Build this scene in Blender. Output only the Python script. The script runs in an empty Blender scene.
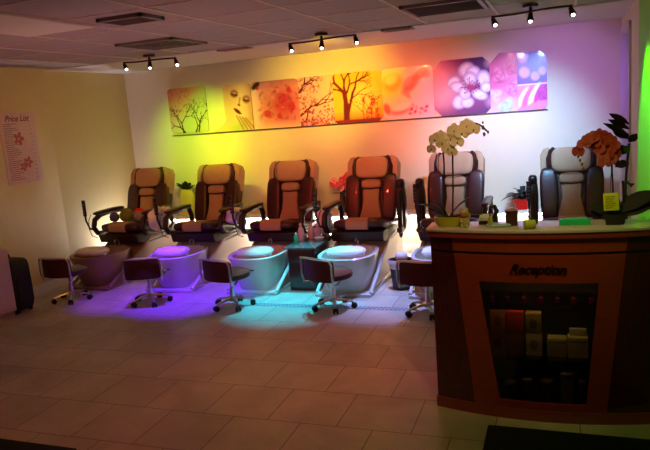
import bpy, bmesh, math, random
import numpy as np
from mathutils import Vector, Matrix
PI = math.pi
random.seed(5)
C = bpy.context.scene.collection
S = bpy.context.scene

def lin(c):
    if isinstance(c, str):
        c = tuple(int(c[i:i+2], 16)/255 for i in (0, 2, 4))
    return tuple((x/12.92 if x <= .04045 else ((x+.055)/1.055)**2.4) for x in c)

# ------------------------------------------------------------------ camera
f, yaw, pitch, roll = 645.72, -.35831, .17474, -.07891
F = Vector((math.sin(yaw)*math.cos(pitch), math.cos(yaw)*math.cos(pitch), -math.sin(pitch)))
R = Vector((math.cos(yaw), -math.sin(yaw), 0)); U = R.cross(F)
R2 = R*math.cos(roll)+U*math.sin(roll); U2 = -R*math.sin(roll)+U*math.cos(roll)
cd = bpy.data.cameras.new('camera'); cam = bpy.data.objects.new('camera', cd); C.objects.link(cam)
cd.sensor_width = 36; cd.lens = f/650*36; cd.clip_start = .05
M3 = Matrix((R2, U2, -F)).transposed()
cam.matrix_world = Matrix.Translation((5.302, -7.199, 1.70)) @ M3.to_4x4()
S.camera = cam

# ------------------------------------------------------------------ world, light, exposure
w = bpy.data.worlds.new('world'); S.world = w; w.use_nodes = True
bg = w.node_tree.nodes['Background']; bg.inputs[0].default_value = (*lin('c07c62'), 1); bg.inputs[1].default_value = .082
S.view_settings.view_transform = 'Standard'; S.view_settings.look = 'None'
S.view_settings.exposure = 0; S.view_settings.gamma = 1; S.view_settings.use_curve_mapping = False

def spot(name, loc, target, col, power, angle=60, blend=.8, size=.03):
    l = bpy.data.lights.new(name, 'SPOT'); l.energy = power; l.color = lin(col) if isinstance(col, str) else col
    l.spot_size = math.radians(angle); l.spot_blend = blend; l.shadow_soft_size = size
    o = bpy.data.objects.new(name, l); C.objects.link(o); o.location = loc
    o.rotation_euler = (Vector(target)-Vector(loc)).to_track_quat('-Z', 'Y').to_euler(); return o
def area(name, loc, target, col, power, sx, sy, spread=180):
    l = bpy.data.lights.new(name, 'AREA'); l.energy = power; l.color = lin(col); l.shape = 'RECTANGLE'
    l.size = sx; l.size_y = sy; l.spread = math.radians(spread)
    o = bpy.data.objects.new(name, l); C.objects.link(o); o.location = loc
    o.rotation_euler = (Vector(target)-Vector(loc)).to_track_quat('-Z', 'Y').to_euler(); return o
# the coloured wall washers on the three tracks
WASH = [
 ((1.30, -1.66, 2.22), (1.02, 0, 1.42), 'b6ff20', 150, 50),
 ((1.60, -1.62, 2.22), (1.62, 0, 1.40), 'ffe800', 100, 52),
 ((3.04, -1.62, 2.22), (2.30, 0, 1.50), 'ffc060', 84, 64),
 ((3.30, -1.64, 2.22), (2.85, 0, 2.10), 'ffd428', 120, 60),
 ((3.62, -1.66, 2.22), (3.35, 0, 1.40), 'ff8848', 84, 74),
 ((4.82, -1.80, 2.22), (4.35, 0, 1.35), 'ffb0d8', 90, 60),
 ((5.08, -1.84, 2.22), (4.80, 0, 1.10), '90ccff', 310, 62),
 ((5.36, -1.88, 2.22), (5.22, 0, 1.65), 'b070ff', 100, 62),
]
for i, (a, b, c, p, an) in enumerate(WASH):
    spot('wall_washer', a, b, c, p, an, 1.0, .04)
spot('red_washer', (3.6, -1.6, 2.25), (3.80, 0, 1.9), 'ff2a10', 50, 60, 1)
# coloured effect lights that fall on the floor before the chairs
spot('violet_floor_light', (2.0, -2.5, 2.3), (1.85, -1.95, 0), '5a20ff', 560, 36, .8)
spot('violet_floor_light', (1.7, -1.9, 2.3), (1.25, -1.95, .0), '7828ff', 260, 34, .9)
spot('cyan_floor_light', (3.0, -1.5, 2.3), (2.98, -1.95, 0), '28d8ff', 480, 36, .8)
spot('cyan_floor_light', (2.9, -3.0, 2.3), (2.8, -1.8, .1), '70d8ff', 130, 26, .9)
spot('blue_floor_light', (3.9, -1.6, 2.3), (3.85, -1.85, 0), '90a8ff', 380, 36, .9)
spot('red_floor_light', (3.9, -2.2, 2.3), (3.6, -3.1, 0), 'ff4838', 36, 60, 1)
spot('amber_floor_light', (3.2, -4.8, 2.3), (3.2, -3.9, 0), 'ff7048', 20, 110, 1)
spot('red_chair_light', (2.6, -3.4, 2.3), (2.9, -.8, .9), 'ff4a24', 100, 60, 1)
spot('orange_chair_light', (1.6, -3.0, 2.3), (1.0, -.6, .95), 'ff9420', 60, 44, 1)
spot('rose_chair_light', (4.6, -3.2, 2.3), (4.6, -.8, .9), 'ff9890', 16, 60, 1)
spot('desk_light', (5.12, -4.75, 2.34), (5.12, -3.74, 1.36), 'ffc888', 34, 62, .9)
spot('green_wall_light', (5.42, -2.30, 2.30), (5.87, -2.16, 1.35), '78ff00', 75, 58, .5)
spot('green_floor_light', (5.6, -4.4, 2.3), (5.2, -4.2, 0), '80ff20', 9, 90, 1)
area('warm_ceiling_fill', (2.6, -3.4, 1.0), (2.6, -2.4, 2.37), 'e09aa0', 13, 2.5, 1.5)  # added fill from below that brightens the ceiling
spot('warm_wall_glow', (2.0, -3.8, 2.2), (0, -1.2, 1.3), 'ffa830', 44, 90, 1, .5)

# ------------------------------------------------------------------ materials
MATS = {}
def mat(name, col, rough=.5, metal=0, spec=.5, var=.12, scale=12, bump=0, bscale=200, coat=0, emit=None, es=0, alpha=1, trans=0, stretch=None):
    if name in MATS: return MATS[name]
    m = bpy.data.materials.new(name); m.use_nodes = True; nt = m.node_tree; N = nt.nodes; L = nt.links
    b = N['Principled BSDF']; c = lin(col)
    b.inputs['Roughness'].default_value = rough; b.inputs['Metallic'].default_value = metal
    b.inputs['Specular IOR Level'].default_value = spec; b.inputs['Coat Weight'].default_value = coat
    b.inputs['Alpha'].default_value = alpha; b.inputs['Transmission Weight'].default_value = trans
    tc = N.new('ShaderNodeTexCoord'); nz = N.new('ShaderNodeTexNoise'); nz.inputs['Scale'].default_value = scale; nz.inputs['Detail'].default_value = 5
    if stretch:
        mp = N.new('ShaderNodeMapping'); mp.inputs['Scale'].default_value = stretch
        L.new(tc.outputs['Object'], mp.inputs[0]); L.new(mp.outputs[0], nz.inputs['Vector'])
    else: L.new(tc.outputs['Object'], nz.inputs['Vector'])
    mx = N.new('ShaderNodeMix'); mx.data_type = 'RGBA'
    mx.inputs['A'].default_value = (*[x*(1-var) for x in c], 1); mx.inputs['B'].default_value = (*[min(1, x*(1+var)) for x in c], 1)
    L.new(nz.outputs['Fac'], mx.inputs['Factor']); L.new(mx.outputs['Result'], b.inputs['Base Color'])
    if bump:
        n2 = N.new('ShaderNodeTexNoise'); n2.inputs['Scale'].default_value = bscale
        L.new(tc.outputs['Object'], n2.inputs['Vector'])
        bp = N.new('ShaderNodeBump'); bp.inputs['Strength'].default_value = bump; bp.inputs['Distance'].default_value = .002
        L.new(n2.outputs['Fac'], bp.inputs['Height']); L.new(bp.outputs[0], b.inputs['Normal'])
    if emit:
        b.inputs['Emission Color'].default_value = (*lin(emit), 1); b.inputs['Emission Strength'].default_value = es
    MATS[name] = m; return m
def glass_mat(name, tint='ffffff', fac=.1):
    m = bpy.data.materials.new(name); m.use_nodes = True; nt = m.node_tree; N = nt.nodes; L = nt.links
    for n in list(N): N.remove(n)
    o = N.new('ShaderNodeOutputMaterial'); t = N.new('ShaderNodeBsdfTransparent'); g = N.new('ShaderNodeBsdfGlossy')
    t.inputs[0].default_value = (*lin(tint), 1); g.inputs['Roughness'].default_value = .03
    fr = N.new('ShaderNodeFresnel'); fr.inputs[0].default_value = 1.45
    ms = N.new('ShaderNodeMixShader'); L.new(fr.outputs[0], ms.inputs[0]); L.new(t.outputs[0], ms.inputs[1]); L.new(g.outputs[0], ms.inputs[2])
    L.new(ms.outputs[0], o.inputs[0]); return m
def vcol_mat(name, rough=.25, coat=.6):
    m = bpy.data.materials.new(name); m.use_nodes = True; N = m.node_tree.nodes; b = N['Principled BSDF']
    a = N.new('ShaderNodeVertexColor'); a.layer_name = 'Col'; m.node_tree.links.new(a.outputs[0], b.inputs['Base Color'])
    b.inputs['Roughness'].default_value = rough; b.inputs['Coat Weight'].default_value = coat; b.inputs['Coat Roughness'].default_value = .06; return m
def floor_mat():
    m = bpy.data.materials.new('floor_tile'); m.use_nodes = True; nt = m.node_tree; N = nt.nodes; L = nt.links; b = N['Principled BSDF']
    tc = N.new('ShaderNodeTexCoord'); mp = N.new('ShaderNodeMapping')
    T, D = .4158, .4074
    # rows run along x; a joint stands at x=3.2932 in the row that starts at y=-2.9099
    mp.inputs['Location'].default_value = (-3.29315+T*.5*0+T*20, 2.90985+D*20, 0)
    L.new(tc.outputs['Object'], mp.inputs[0])
    br = N.new('ShaderNodeTexBrick'); L.new(mp.outputs[0], br.inputs['Vector'])
    br.inputs['Scale'].default_value = 1; br.inputs['Brick Width'].default_value = T; br.inputs['Row Height'].default_value = D
    br.inputs['Mortar Size'].default_value = .0035; br.inputs['Mortar Smooth'].default_value = .3; br.offset = .5; br.offset_frequency = 2
    br.inputs['Color1'].default_value = (*lin('cfc3b6'), 1); br.inputs['Color2'].default_value = (*lin('c2b5a8'), 1); br.inputs['Mortar'].default_value = (*lin('7a6c62'), 1)
    nz = N.new('ShaderNodeTexNoise'); nz.inputs['Scale'].default_value = 2.5; nz.inputs['Detail'].default_value = 8; nz.inputs['Roughness'].default_value = .65; nz.inputs['Distortion'].default_value = .6
    L.new(tc.outputs['Object'], nz.inputs['Vector'])
    rp = N.new('ShaderNodeValToRGB'); rp.color_ramp.elements[0].position = .35; rp.color_ramp.elements[0].color = (.74, .72, .70, 1); rp.color_ramp.elements[1].position = .62; rp.color_ramp.elements[1].color = (1, 1, 1, 1)
    L.new(nz.outputs['Fac'], rp.inputs[0])
    mx = N.new('ShaderNodeMix'); mx.data_type = 'RGBA'; mx.blend_type = 'MULTIPLY'; mx.inputs['Factor'].default_value = 1
    L.new(br.outputs['Color'], mx.inputs['A']); L.new(rp.outputs[0], mx.inputs['B']); L.new(mx.outputs['Result'], b.inputs['Base Color'])
    b.inputs['Roughness'].default_value = .42
    bp = N.new('ShaderNodeBump'); bp.inputs['Strength'].default_value = .4; bp.inputs['Distance'].default_value = .002; bp.invert = True
    L.new(br.outputs['Fac'], bp.inputs['Height']); L.new(bp.outputs[0], b.inputs['Normal'])
    return m

W_BACK = mat('wall_paint_cream', 'e3d8b6', .75, var=.03, bump=.15)
W_LEFT = mat('wall_paint_yellow', 'd2bd82', .75, var=.05, bump=.15)
W_GREEN = mat('wall_paint_lime', '8fe02a', .7, var=.05, bump=.15)
WHITE = mat('white_trim_paint', 'dcd6d0', .5, var=.03)
TILE_C = mat('ceiling_tile', 'a8958c', .9, var=.12, scale=60, bump=.5, bscale=300)
GYP = mat('ceiling_plaster', 'd2c2bc', .85, var=.04)
TBAR = mat('ceiling_grid_bar', 'ccb4a4', .5, var=.05)
TROF = mat('diffuser_lens', 'd8c8b8', .4, var=.05)
LEATHER = mat('dark_leather', '3a1416', .38, var=.25, bump=.3, bscale=120, coat=.15)
LEATHER2 = mat('black_leather', '2c1416', .4, var=.2, bump=.3, bscale=120)
TAN = mat('tan_suede', 'b8906e', .8, var=.1, bump=.4, bscale=250)
SEAM = mat('seam_cord', '2a0c0e', .6)
BLACKP = mat('black_plastic', '17100f', .35, var=.2)
CREAMP = mat('gelcoat_shell', 'd6cec8', .22, var=.04, coat=.4)
SHADEP = mat('shaded_gelcoat_shell', '8f6a5a', .35, var=.08)  # shadow on the leftmost basin put into a browner copy of the gelcoat
TOWEL = mat('towel_white', 'ebe6e6', .95, var=.04, bump=.8, bscale=150)
CHROME = mat('chrome', 'd8d4d0', .3, metal=1, var=.03)
RUBBER = mat('caster_rubber', '120e0e', .6)
OXBLOOD = mat('oxblood_vinyl', '4a1a1e', .35, var=.15, bump=.2)
CHERRY = mat('cherry_wood', '92381c', .28, var=.28, scale=6, coat=.5, stretch=(1, 1, 9))
CHERRY_H = mat('cherry_wood_edge', '96401f', .3, var=.25, scale=6, coat=.4, stretch=(9, 1, 1))
MAHOG = mat('dark_mahogany', '4a1410', .15, var=.3, scale=5, coat=.8, stretch=(7, 1, 1))
COUNTER = mat('counter_laminate', 'c8bcb4', .25, var=.06)
GROOVE = mat('black_groove', '0c0606', .3)
GOLD_T = mat('dark_letter', '1e0808', .3)
BRONZE = mat('dark_bronze', '3a221c', .3, metal=.8)
BULB = mat('lamp_glass_lit', 'ffffff', .3, emit='fff4e4', es=12)
VENTM = mat('vent_dark_metal', '7a6660', .5, var=.15)
LEAF = mat('leaf_dark_green', '1f3418', .45, var=.4, scale=30)
LEAF3 = mat('leaf_blackish_green', '0e120b', .7, var=.3)
LEAF2 = mat('leaf_olive', '5a6a30', .5, var=.3, scale=30)
ART = vcol_mat('print_gloss')
GLASSP = glass_mat('cabinet_glass', 'e0dcd8')
CLEAR = glass_mat('clear_plastic', 'f0f0f0')

# ------------------------------------------------------------------ mesh helpers
class M:
    def __init__(s): s.v = []; s.f = []; s.m = []; s.mats = []; s.sm = []; s.T = Matrix()
    def idx(s, m):
        if m not in s.mats: s.mats.append(m)
        return s.mats.index(m)
    def add(s, vs, fs, m, smooth=False, T=None):
        o = len(s.v); X = s.T @ T if T is not None else s.T; k = s.idx(m)
        s.v += [tuple(X @ Vector(v)) for v in vs]
        for q in fs: s.f.append(tuple(i+o for i in q)); s.m.append(k); s.sm.append(smooth)
        return s
    def box(s, x0, x1, y0, y1, z0, z1, m, bev=0, T=None, seg=2):
        bm = bmesh.new(); bmesh.ops.create_cube(bm, size=1)
        for v in bm.verts:
            v.co = Vector(((x0+x1)/2+v.co.x*(x1-x0), (y0+y1)/2+v.co.y*(y1-y0), (z0+z1)/2+v.co.z*(z1-z0)))
        if bev: bmesh.ops.bevel(bm, geom=bm.edges[:], offset=bev, segments=seg, affect='EDGES', profile=.6)
        bm.verts.index_update(); s.add([v.co.copy() for v in bm.verts], [[v.index for v in q.verts] for q in bm.faces], m, bev > 0, T); bm.free(); return s
    def puff(s, c, sz, m, n=4, T=None, nu=28, nv=14, nz=None):
        # cushion: superellipsoid
        nz = nz or n; vs = []; fs = []
        sg = lambda a, e: math.copysign(abs(a)**e, a)
        for j in range(nv+1):
            ph = -PI/2+PI*j/nv
            for i in range(nu):
                th = 2*PI*i/nu
                vs.append((c[0]+sz[0]/2*sg(math.cos(ph), 2/nz)*sg(math.cos(th), 2/n), c[1]+sz[1]/2*sg(math.cos(ph), 2/nz)*sg(math.sin(th), 2/n), c[2]+sz[2]/2*sg(math.sin(ph), 2/nz)))
        for j in range(nv):
            for i in range(nu): a = j*nu+i; b = j*nu+(i+1) % nu; fs.append((a, b, b+nu, a+nu))
        return s.add(vs, fs, m, True, T)
    def tube(s, pts, r, m, seg=10, closed=False, T=None, flat=1):
        P = [Vector(p) for p in pts]; n = len(P); vs = []; fs = []
        rr = r if isinstance(r, (list, tuple)) else [r]*n
        prev = None
        for i in range(n):
            if closed: t = P[(i+1) % n]-P[i-1]
            else: t = P[min(i+1, n-1)]-P[max(i-1, 0)]
            t.normalize()
            if prev is None:
                a = Vector((0, 0, 1)) if abs(t.z) < .9 else Vector((1, 0, 0)); nrm = (a-t*a.dot(t)).normalized()
            else: nrm = (prev-t*prev.dot(t)).normalized()
            prev = nrm; bn = t.cross(nrm)
            for k in range(seg):
                a = 2*PI*k/seg; vs.append(P[i]+nrm*math.cos(a)*rr[i]*flat+bn*math.sin(a)*rr[i])
        lim = n if closed else n-1
        for i in range(lim):
            for k in range(seg):
                a = i*seg+k; b = i*seg+(k+1) % seg; c = ((i+1) % n)*seg; fs.append((a, b, c+(k+1) % seg, c+k))
        if not closed: fs.append(tuple(range(seg))[::-1]); fs.append(tuple((n-1)*seg+k for k in range(seg)))
        return s.add(vs, fs, m, True, T)
    def lathe(s, prof, m, c=(0, 0, 0), seg=24, T=None, sx=1, sy=1, caps=True):
        vs = []; fs = []; n = len(prof)
        for r, z in prof:
            for k in range(seg): a = 2*PI*k/seg; vs.append((c[0]+r*sx*math.cos(a), c[1]+r*sy*math.sin(a), c[2]+z))
        for i in range(n-1):
            for k in range(seg): a = i*seg+k; b = i*seg+(k+1) % seg; fs.append((a, b, b+seg, a+seg))
        if caps: fs.append(tuple(range(seg))[::-1]); fs.append(tuple((n-1)*seg+k for k in range(seg)))
        return s.add(vs, fs, m, True, T)
    def prism(s, poly, axis, a0, a1, m, bev=0, T=None):
        # poly in the other two axes
        def P(u, v, w): return {0: (w, u, v), 1: (u, w, v), 2: (u, v, w)}[axis]
        n = len(poly); bm = bmesh.new()
        A = [bm.verts.new(P(u, v, a0)) for u, v in poly]; B = [bm.verts.new(P(u, v, a1)) for u, v in poly]
        bm.faces.new(A[::-1]); bm.faces.new(B)
        for i in range(n): bm.faces.new((A[i], A[(i+1) % n], B[(i+1) % n], B[i]))
        bmesh.ops.recalc_face_normals(bm, faces=bm.faces[:])
        if bev: bmesh.ops.bevel(bm, geom=bm.edges[:], offset=bev, segments=2, affect='EDGES', profile=.6)
        bm.verts.index_update(); s.add([v.co.copy() for v in bm.verts], [[v.index for v in q.verts] for q in bm.faces], m, bev > 0, T); bm.free(); return s
    def loft(s, rings, m, T=None, cap=True):
        vs = [p for r in rings for p in r]; k = len(rings[0]); fs = []
        for i in range(len(rings)-1):
            for j in range(k): a = i*k+j; b = i*k+(j+1) % k; fs.append((a, b, b+k, a+k))
        if cap: fs.append(tuple(range(k))[::-1]); fs.append(tuple((len(rings)-1)*k+j for j in range(k)))
        return s.add(vs, fs, m, True, T)
    def sheet(s, pts, wid, m, up=(0, 0, 1), th=.001, curl=.25, T=None):
        # a leaf or petal along pts with half-widths wid, folded on its midrib
        P = [Vector(p) for p in pts]; vs = []; fs = []; u = Vector(up)
        for i, p in enumerate(P):
            t = (P[min(i+1, len(P)-1)]-P[max(i-1, 0)]).normalized(); sd = t.cross(u)
            if sd.length < 1e-3: sd = Vector((1, 0, 0))
            sd.normalize(); nn = sd.cross(t)
            for q, off in ((-1, curl), (0, 0), (1, curl)): vs.append(p+sd*q*wid[i]+nn*off*wid[i])
            for q, off in ((-1, curl), (0, 0), (1, curl)): vs.append(p+sd*q*wid[i]+nn*(off*wid[i]-th))
        for i in range(len(P)-1):
            a = i*6; b = a+6
            fs += [(a, a+1, b+1, b), (a+1, a+2, b+2, b+1), (a+4, a+3, b+3, b+4), (a+5, a+4, b+4, b+5), (a+3, a, b, b+3), (a+2, a+5, b+5, b+2)]
        return s.add(vs, fs, m, True, T)
    def mesh(s, name):
        me = bpy.data.meshes.new(name); me.from_pydata(s.v, [], s.f)
        for m in s.mats: me.materials.append(m)
        me.polygons.foreach_set('material_index', s.m); me.polygons.foreach_set('use_smooth', s.sm)
        bm = bmesh.new(); bm.from_mesh(me); bmesh.ops.recalc_face_normals(bm, faces=bm.faces[:]); bm.to_mesh(me); bm.free()
        me.set_sharp_from_angle(angle=math.radians(42)); me.update(); return me
    def obj(s, name, parent=None, loc=None, rz=0):
        o = bpy.data.objects.new(name, s.mesh(name)); C.objects.link(o)
        if parent: o.parent = parent
        if loc: o.location = loc
        if rz: o.rotation_euler = (0, 0, rz)
        return o
def tag(o, label, cat, group=None):
    o['label'] = label; o['category'] = cat
    if group: o['group'] = group
    return o
def thing(name, label, cat, loc=(0, 0, 0), rz=0, group=None):
    o = bpy.data.objects.new(name, None); C.objects.link(o); o.empty_display_size = .1
    o.location = loc; o.rotation_euler = (0, 0, rz); return tag(o, label, cat, group)
def struct(o): o['kind'] = 'structure'; return o
def copy_tree(o, parent=None):
    c = o.copy(); C.objects.link(c); c.parent = parent
    for ch in [x for x in bpy.data.objects if x.parent == o]: copy_tree(ch, c)
    return c
def text_mesh(body, size, m, extrude=.001, shear=.3, offset=.0, space=1):
    cu = bpy.data.curves.new('lettering', 'FONT'); cu.body = body; cu.size = size; cu.extrude = extrude; cu.shear = shear; cu.offset = offset
    cu.align_x = 'CENTER'; cu.align_y = 'CENTER'; cu.space_character = space
    o = bpy.data.objects.new('lettering', cu); C.objects.link(o); dg = bpy.context.evaluated_depsgraph_get()
    me = bpy.data.meshes.new_from_object(o.evaluated_get(dg)); bpy.data.objects.remove(o); me.materials.clear(); me.materials.append(m); return me
def RX(a): return Matrix.Rotation(a, 4, 'X')
def RY(a): return Matrix.Rotation(a, 4, 'Y')
def RZ(a): return Matrix.Rotation(a, 4, 'Z')
def TR(*a): return Matrix.Translation(a)

# ------------------------------------------------------------------ the room
XR, H = 5.87, 2.37
struct(M().box(-.3, 8.2, -8.5, .2, -.1, 0, floor_mat()).obj('floor'))
struct(M().box(-.15, XR+.15, 0, .15, 0, H+.1, W_BACK).obj('wall_back'))
wl = M(); wl.box(-.17, 0, -1.43, 0, 0, H+.1, mat('wall_paint_pale_yellow', 'cfba7c', .75, var=.04, bump=.15)); wl.box(-.17, .012, -8.5, -1.43, 0, H+.1, W_LEFT, .004); struct(wl.obj('wall_left'))
wr = M()
wr.box(XR, XR+.2, -.10, 0, 0, H+.1, W_BACK); wr.box(XR, XR+.2, -.10-.0, -.09, 0, H+.1, W_BACK)
wr.box(XR, XR+.2, -.98, -.10, 2.25, H+.1, W_BACK); wr.box(XR, XR+.2, -1.66, -.98, 0, H+.1, W_BACK)
struct(wr.obj('wall_right'))
struct(M().box(XR-.012, XR+.2, -8.5, -1.66, 0, H+.1, W_GREEN).obj('wall_right_lime'))
dr = struct(M().box(XR+.06, XR+.1, -.95, -.13, 0, 2.22, mat('dim_door', '8a6a70', .5)).obj('door_1'))
fr = M(); fr.box(XR-.02, XR+.1, -.98, -.94, 0, 2.25, WHITE, .004); fr.box(XR-.02, XR+.1, -.14, -.10, 0, 2.25, WHITE, .004); fr.box(XR-.02, XR+.1, -.98, -.10, 2.21, 2.25, WHITE, .004)
fr.obj('door_frame', dr)
# ceiling: plaster band by the back wall, lay-in grid in front
struct(M().box(-.15, XR+.2, -1.35, .15, H, H+.1, GYP).obj('ceiling_plaster_band'))
g = M(); g.box(-.15, 8.2, -8.5, -1.35, H+.012, H+.1, TILE_C)
for k in range(-4, 9):
    x = 3.0+.605*k
    if x < 8.1: g.box(x-.009, x+.009, -8.5, -1.35, H+.007, H+.014, TBAR)
for k in range(-9, 4):
    y = -3.18+.61*k
    if y < -1.3: g.box(-.1, 8.2, y-.007, y+.007, H+.008, H+.014, TBAR)
struct(g.obj('ceiling'))
bb = M(); bb.box(.012, .03, -8.5, -1.43, 0, .10, WHITE, .004); bb.box(0, .018, -1.43, 0, 0, .10, WHITE, .004); struct(bb.obj('baseboard_left'))
struct(M().box(0, XR, -.018, 0, 0, .10, WHITE, .004).obj('baseboard_back'))
struct(M().box(.0, XR, -.20, 0, .475, .515, WHITE, .006).obj('trim_1'))   # ledge along the back wall

# white light strip under the ledge (thing: tube light)
for k in range(6):
    x0 = .15+.95*k
    t = thing('strip_light', 'slim white strip light glowing under the ledge behind the chairs', 'light', (x0, -.10, .455), 0, 'strip lights under the back ledge')
    M().box(0, .88, -.02, .02, .005, .02, WHITE, .003).obj('housing', t)
    M().box(.01, .87, -.014, .014, -.008, .005, mat('strip_tube_lit', 'ffffff', .4, emit='fff0e8', es=80), .003).obj('tube', t)

# mosaic strip let into the floor before the basins
mo = M(); md = mat('mosaic_dark', '3c3848', .3); mp_ = mat('mosaic_pale', 'b8b4b8', .3)
mo.box(2.60, 4.10, -2.12, -2.03, 0, .002, mp_)
for k in range(40):
    for r_ in range(2):
        x = 2.62+.037*k+.012*r_; y = -2.095+.04*r_; mo.prism([(x, y-.012), (x+.022, y-.006), (x+.026, y+.012), (x+.004, y+.006)], 2, .002, .0035, md if (k+r_) % 3 else BLACKP)
struct(mo.obj('trim_2'))
t = thing('added_uplight', 'unseen white light added behind the leftmost chair for the glow on the left wall', 'light', (.20, -.56, 0))  # unseen lamp added to put a white glow on the left wall
M().lathe([(.045, 0), (.05, .01), (.05, .07), (.042, .075)], WHITE).obj('housing', t)
M().lathe([(.002, .076), (.04, .076), (.038, .082), (.002, .085)], mat('added_uplight_lens', 'ffffff', .4, emit='fff0e8', es=30)).obj('lens', t)
ul = spot('added_uplight_beam', (.20, -.56, .10), (.0, -.78, .66), 'e8e8ff', 75, 130, 1, .03)
# recessed light, vents
t = thing('recessed_ceiling_light', 'unlit flat ceiling light panel at the upper left corner of the photo', 'light', (2.11, -4.1, H), 0)
M().box(-.29, .29, -.85, .62, -.004, .012, TBAR, .002).obj('frame', t); M().box(-.275, .275, -.83, .6, -.007, -.003, TROF).obj('lens', t)
def vent(cx, cy, w, h, n, label, mm=VENTM, along='x', fw=.03, square=False):
    t = thing('ceiling_vent', label, 'vent', (cx, cy, H)); z0, z1 = -.012, .012
    fm = M()
    fm.box(-w/2, w/2, -h/2, -h/2+fw, z0, z1, mm, .002); fm.box(-w/2, w/2, h/2-fw, h/2, z0, z1, mm, .002)
    fm.box(-w/2, -w/2+fw, -h/2, h/2, z0, z1, mm, .002); fm.box(w/2-fw, w/2, -h/2, h/2, z0, z1, mm, .002); fm.obj('frame', t)
    M().box(-w/2+.01, w/2-.01, -h/2+.01, h/2-.01, .0, .008, mat('vent_dark', '2a2020', .9)).obj('backing', t)
    for k in range(n):
        if square:
            q = (k+1)/(n+1); a = (w/2-fw)*q; b = (h/2-fw)*q; s = M()
            for (x0, x1, y0, y1) in ((-a, a, -b, -b+.008), (-a, a, b-.008, b), (-a, -a+.008, -b, b), (a-.008, a, -b, b)): s.box(x0, x1, y0, y1, -.018+.01*q, .0, mm)
            s.obj('vane', t)
        else:
            y = -h/2+fw+(h-2*fw)*(k+.5)/n
            M().box(-w/2+fw, w/2-fw, -.002, .012, -.002, .002, mm, T=TR(0, y, -.004) @ RX(.6)).obj('slat', t)
    return t
vent(2.10, -2.265, .56, .56, 4, 'square four way ceiling diffuser above the left track light', VENTM, square=True)
vent(4.52, -2.265, .56, .56, 9, 'large dark slatted ceiling vent left of the right hand track light', VENTM)
vent(2.72, -3.55, .34, .26, 6, 'small dark ceiling vent at the upper left nearest the camera', VENTM)
vent(3.93, -1.28, .28, .14, 3, 'small flush ceiling grille between the middle and right track lights', mat('vent_pale', '9a8078', .5))
vent(2.28, -1.28, .34, .12, 3, 'narrow pinkish ceiling grille between the left and middle track lights', mat('vent_pale2', 'a06a60', .5))

# track lights
TRK = [((1.26, -1.70), (1.78, -1.56), 'bronze three head track light over the left chairs'),
       ((3.00, -1.62), (3.66, -1.68), 'bronze three head track light over the middle chairs'),
       ((4.80, -1.80), (5.39, -1.90), 'bronze three head track light over the reception side')]
for ti, ((x0, y0), (x1, y1), lab) in enumerate(TRK):
    cx, cy = (x0+x1)/2, (y0+y1)/2; dx, dy = x1-x0, y1-y0; Ln = math.hypot(dx, dy); rz = math.atan2(dy, dx)
    t = thing('track_light', lab, 'light', (cx, cy, H), rz, 'bronze track lights')
    M().lathe([(.055, -.022), (.06, -.012), (.06, 0)], BRONZE).lathe([(.012, -.05), (.012, -.02)], BRONZE).obj('ceiling_mount', t)
    M().tube([(-Ln/2+Ln*i/20, .035*math.sin(2*PI*i/20), -.052) for i in range(21)], .008, BRONZE, 8).obj('bar', t)
    for k, (u, ax, ay) in enumerate(((-.96, .4, .5), (0, .0, .35), (.96, .35, .5))):
        px = u*Ln/2
        T = TR(px, 0, -.068) @ RY(-ax) @ RX(-ay*.6) @ Matrix.Scale(.78, 4)
        h = M(); h.tube([(px, 0, -.05), (px, 0, -.085)], .006, BRONZE, 8)
        h.lathe([(.012, .012), (.022, .0), (.024, -.03), (.032, -.06), (.034, -.075), (.028, -.075), (.024, -.06)], BRONZE, T=T, seg=18)
        ho = h.obj('lamp_head', t)
        M().puff((0, 0, -.076), (.034, .034, .03), BULB, 2, T=T, nu=14, nv=8).obj('bulb', ho)

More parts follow.
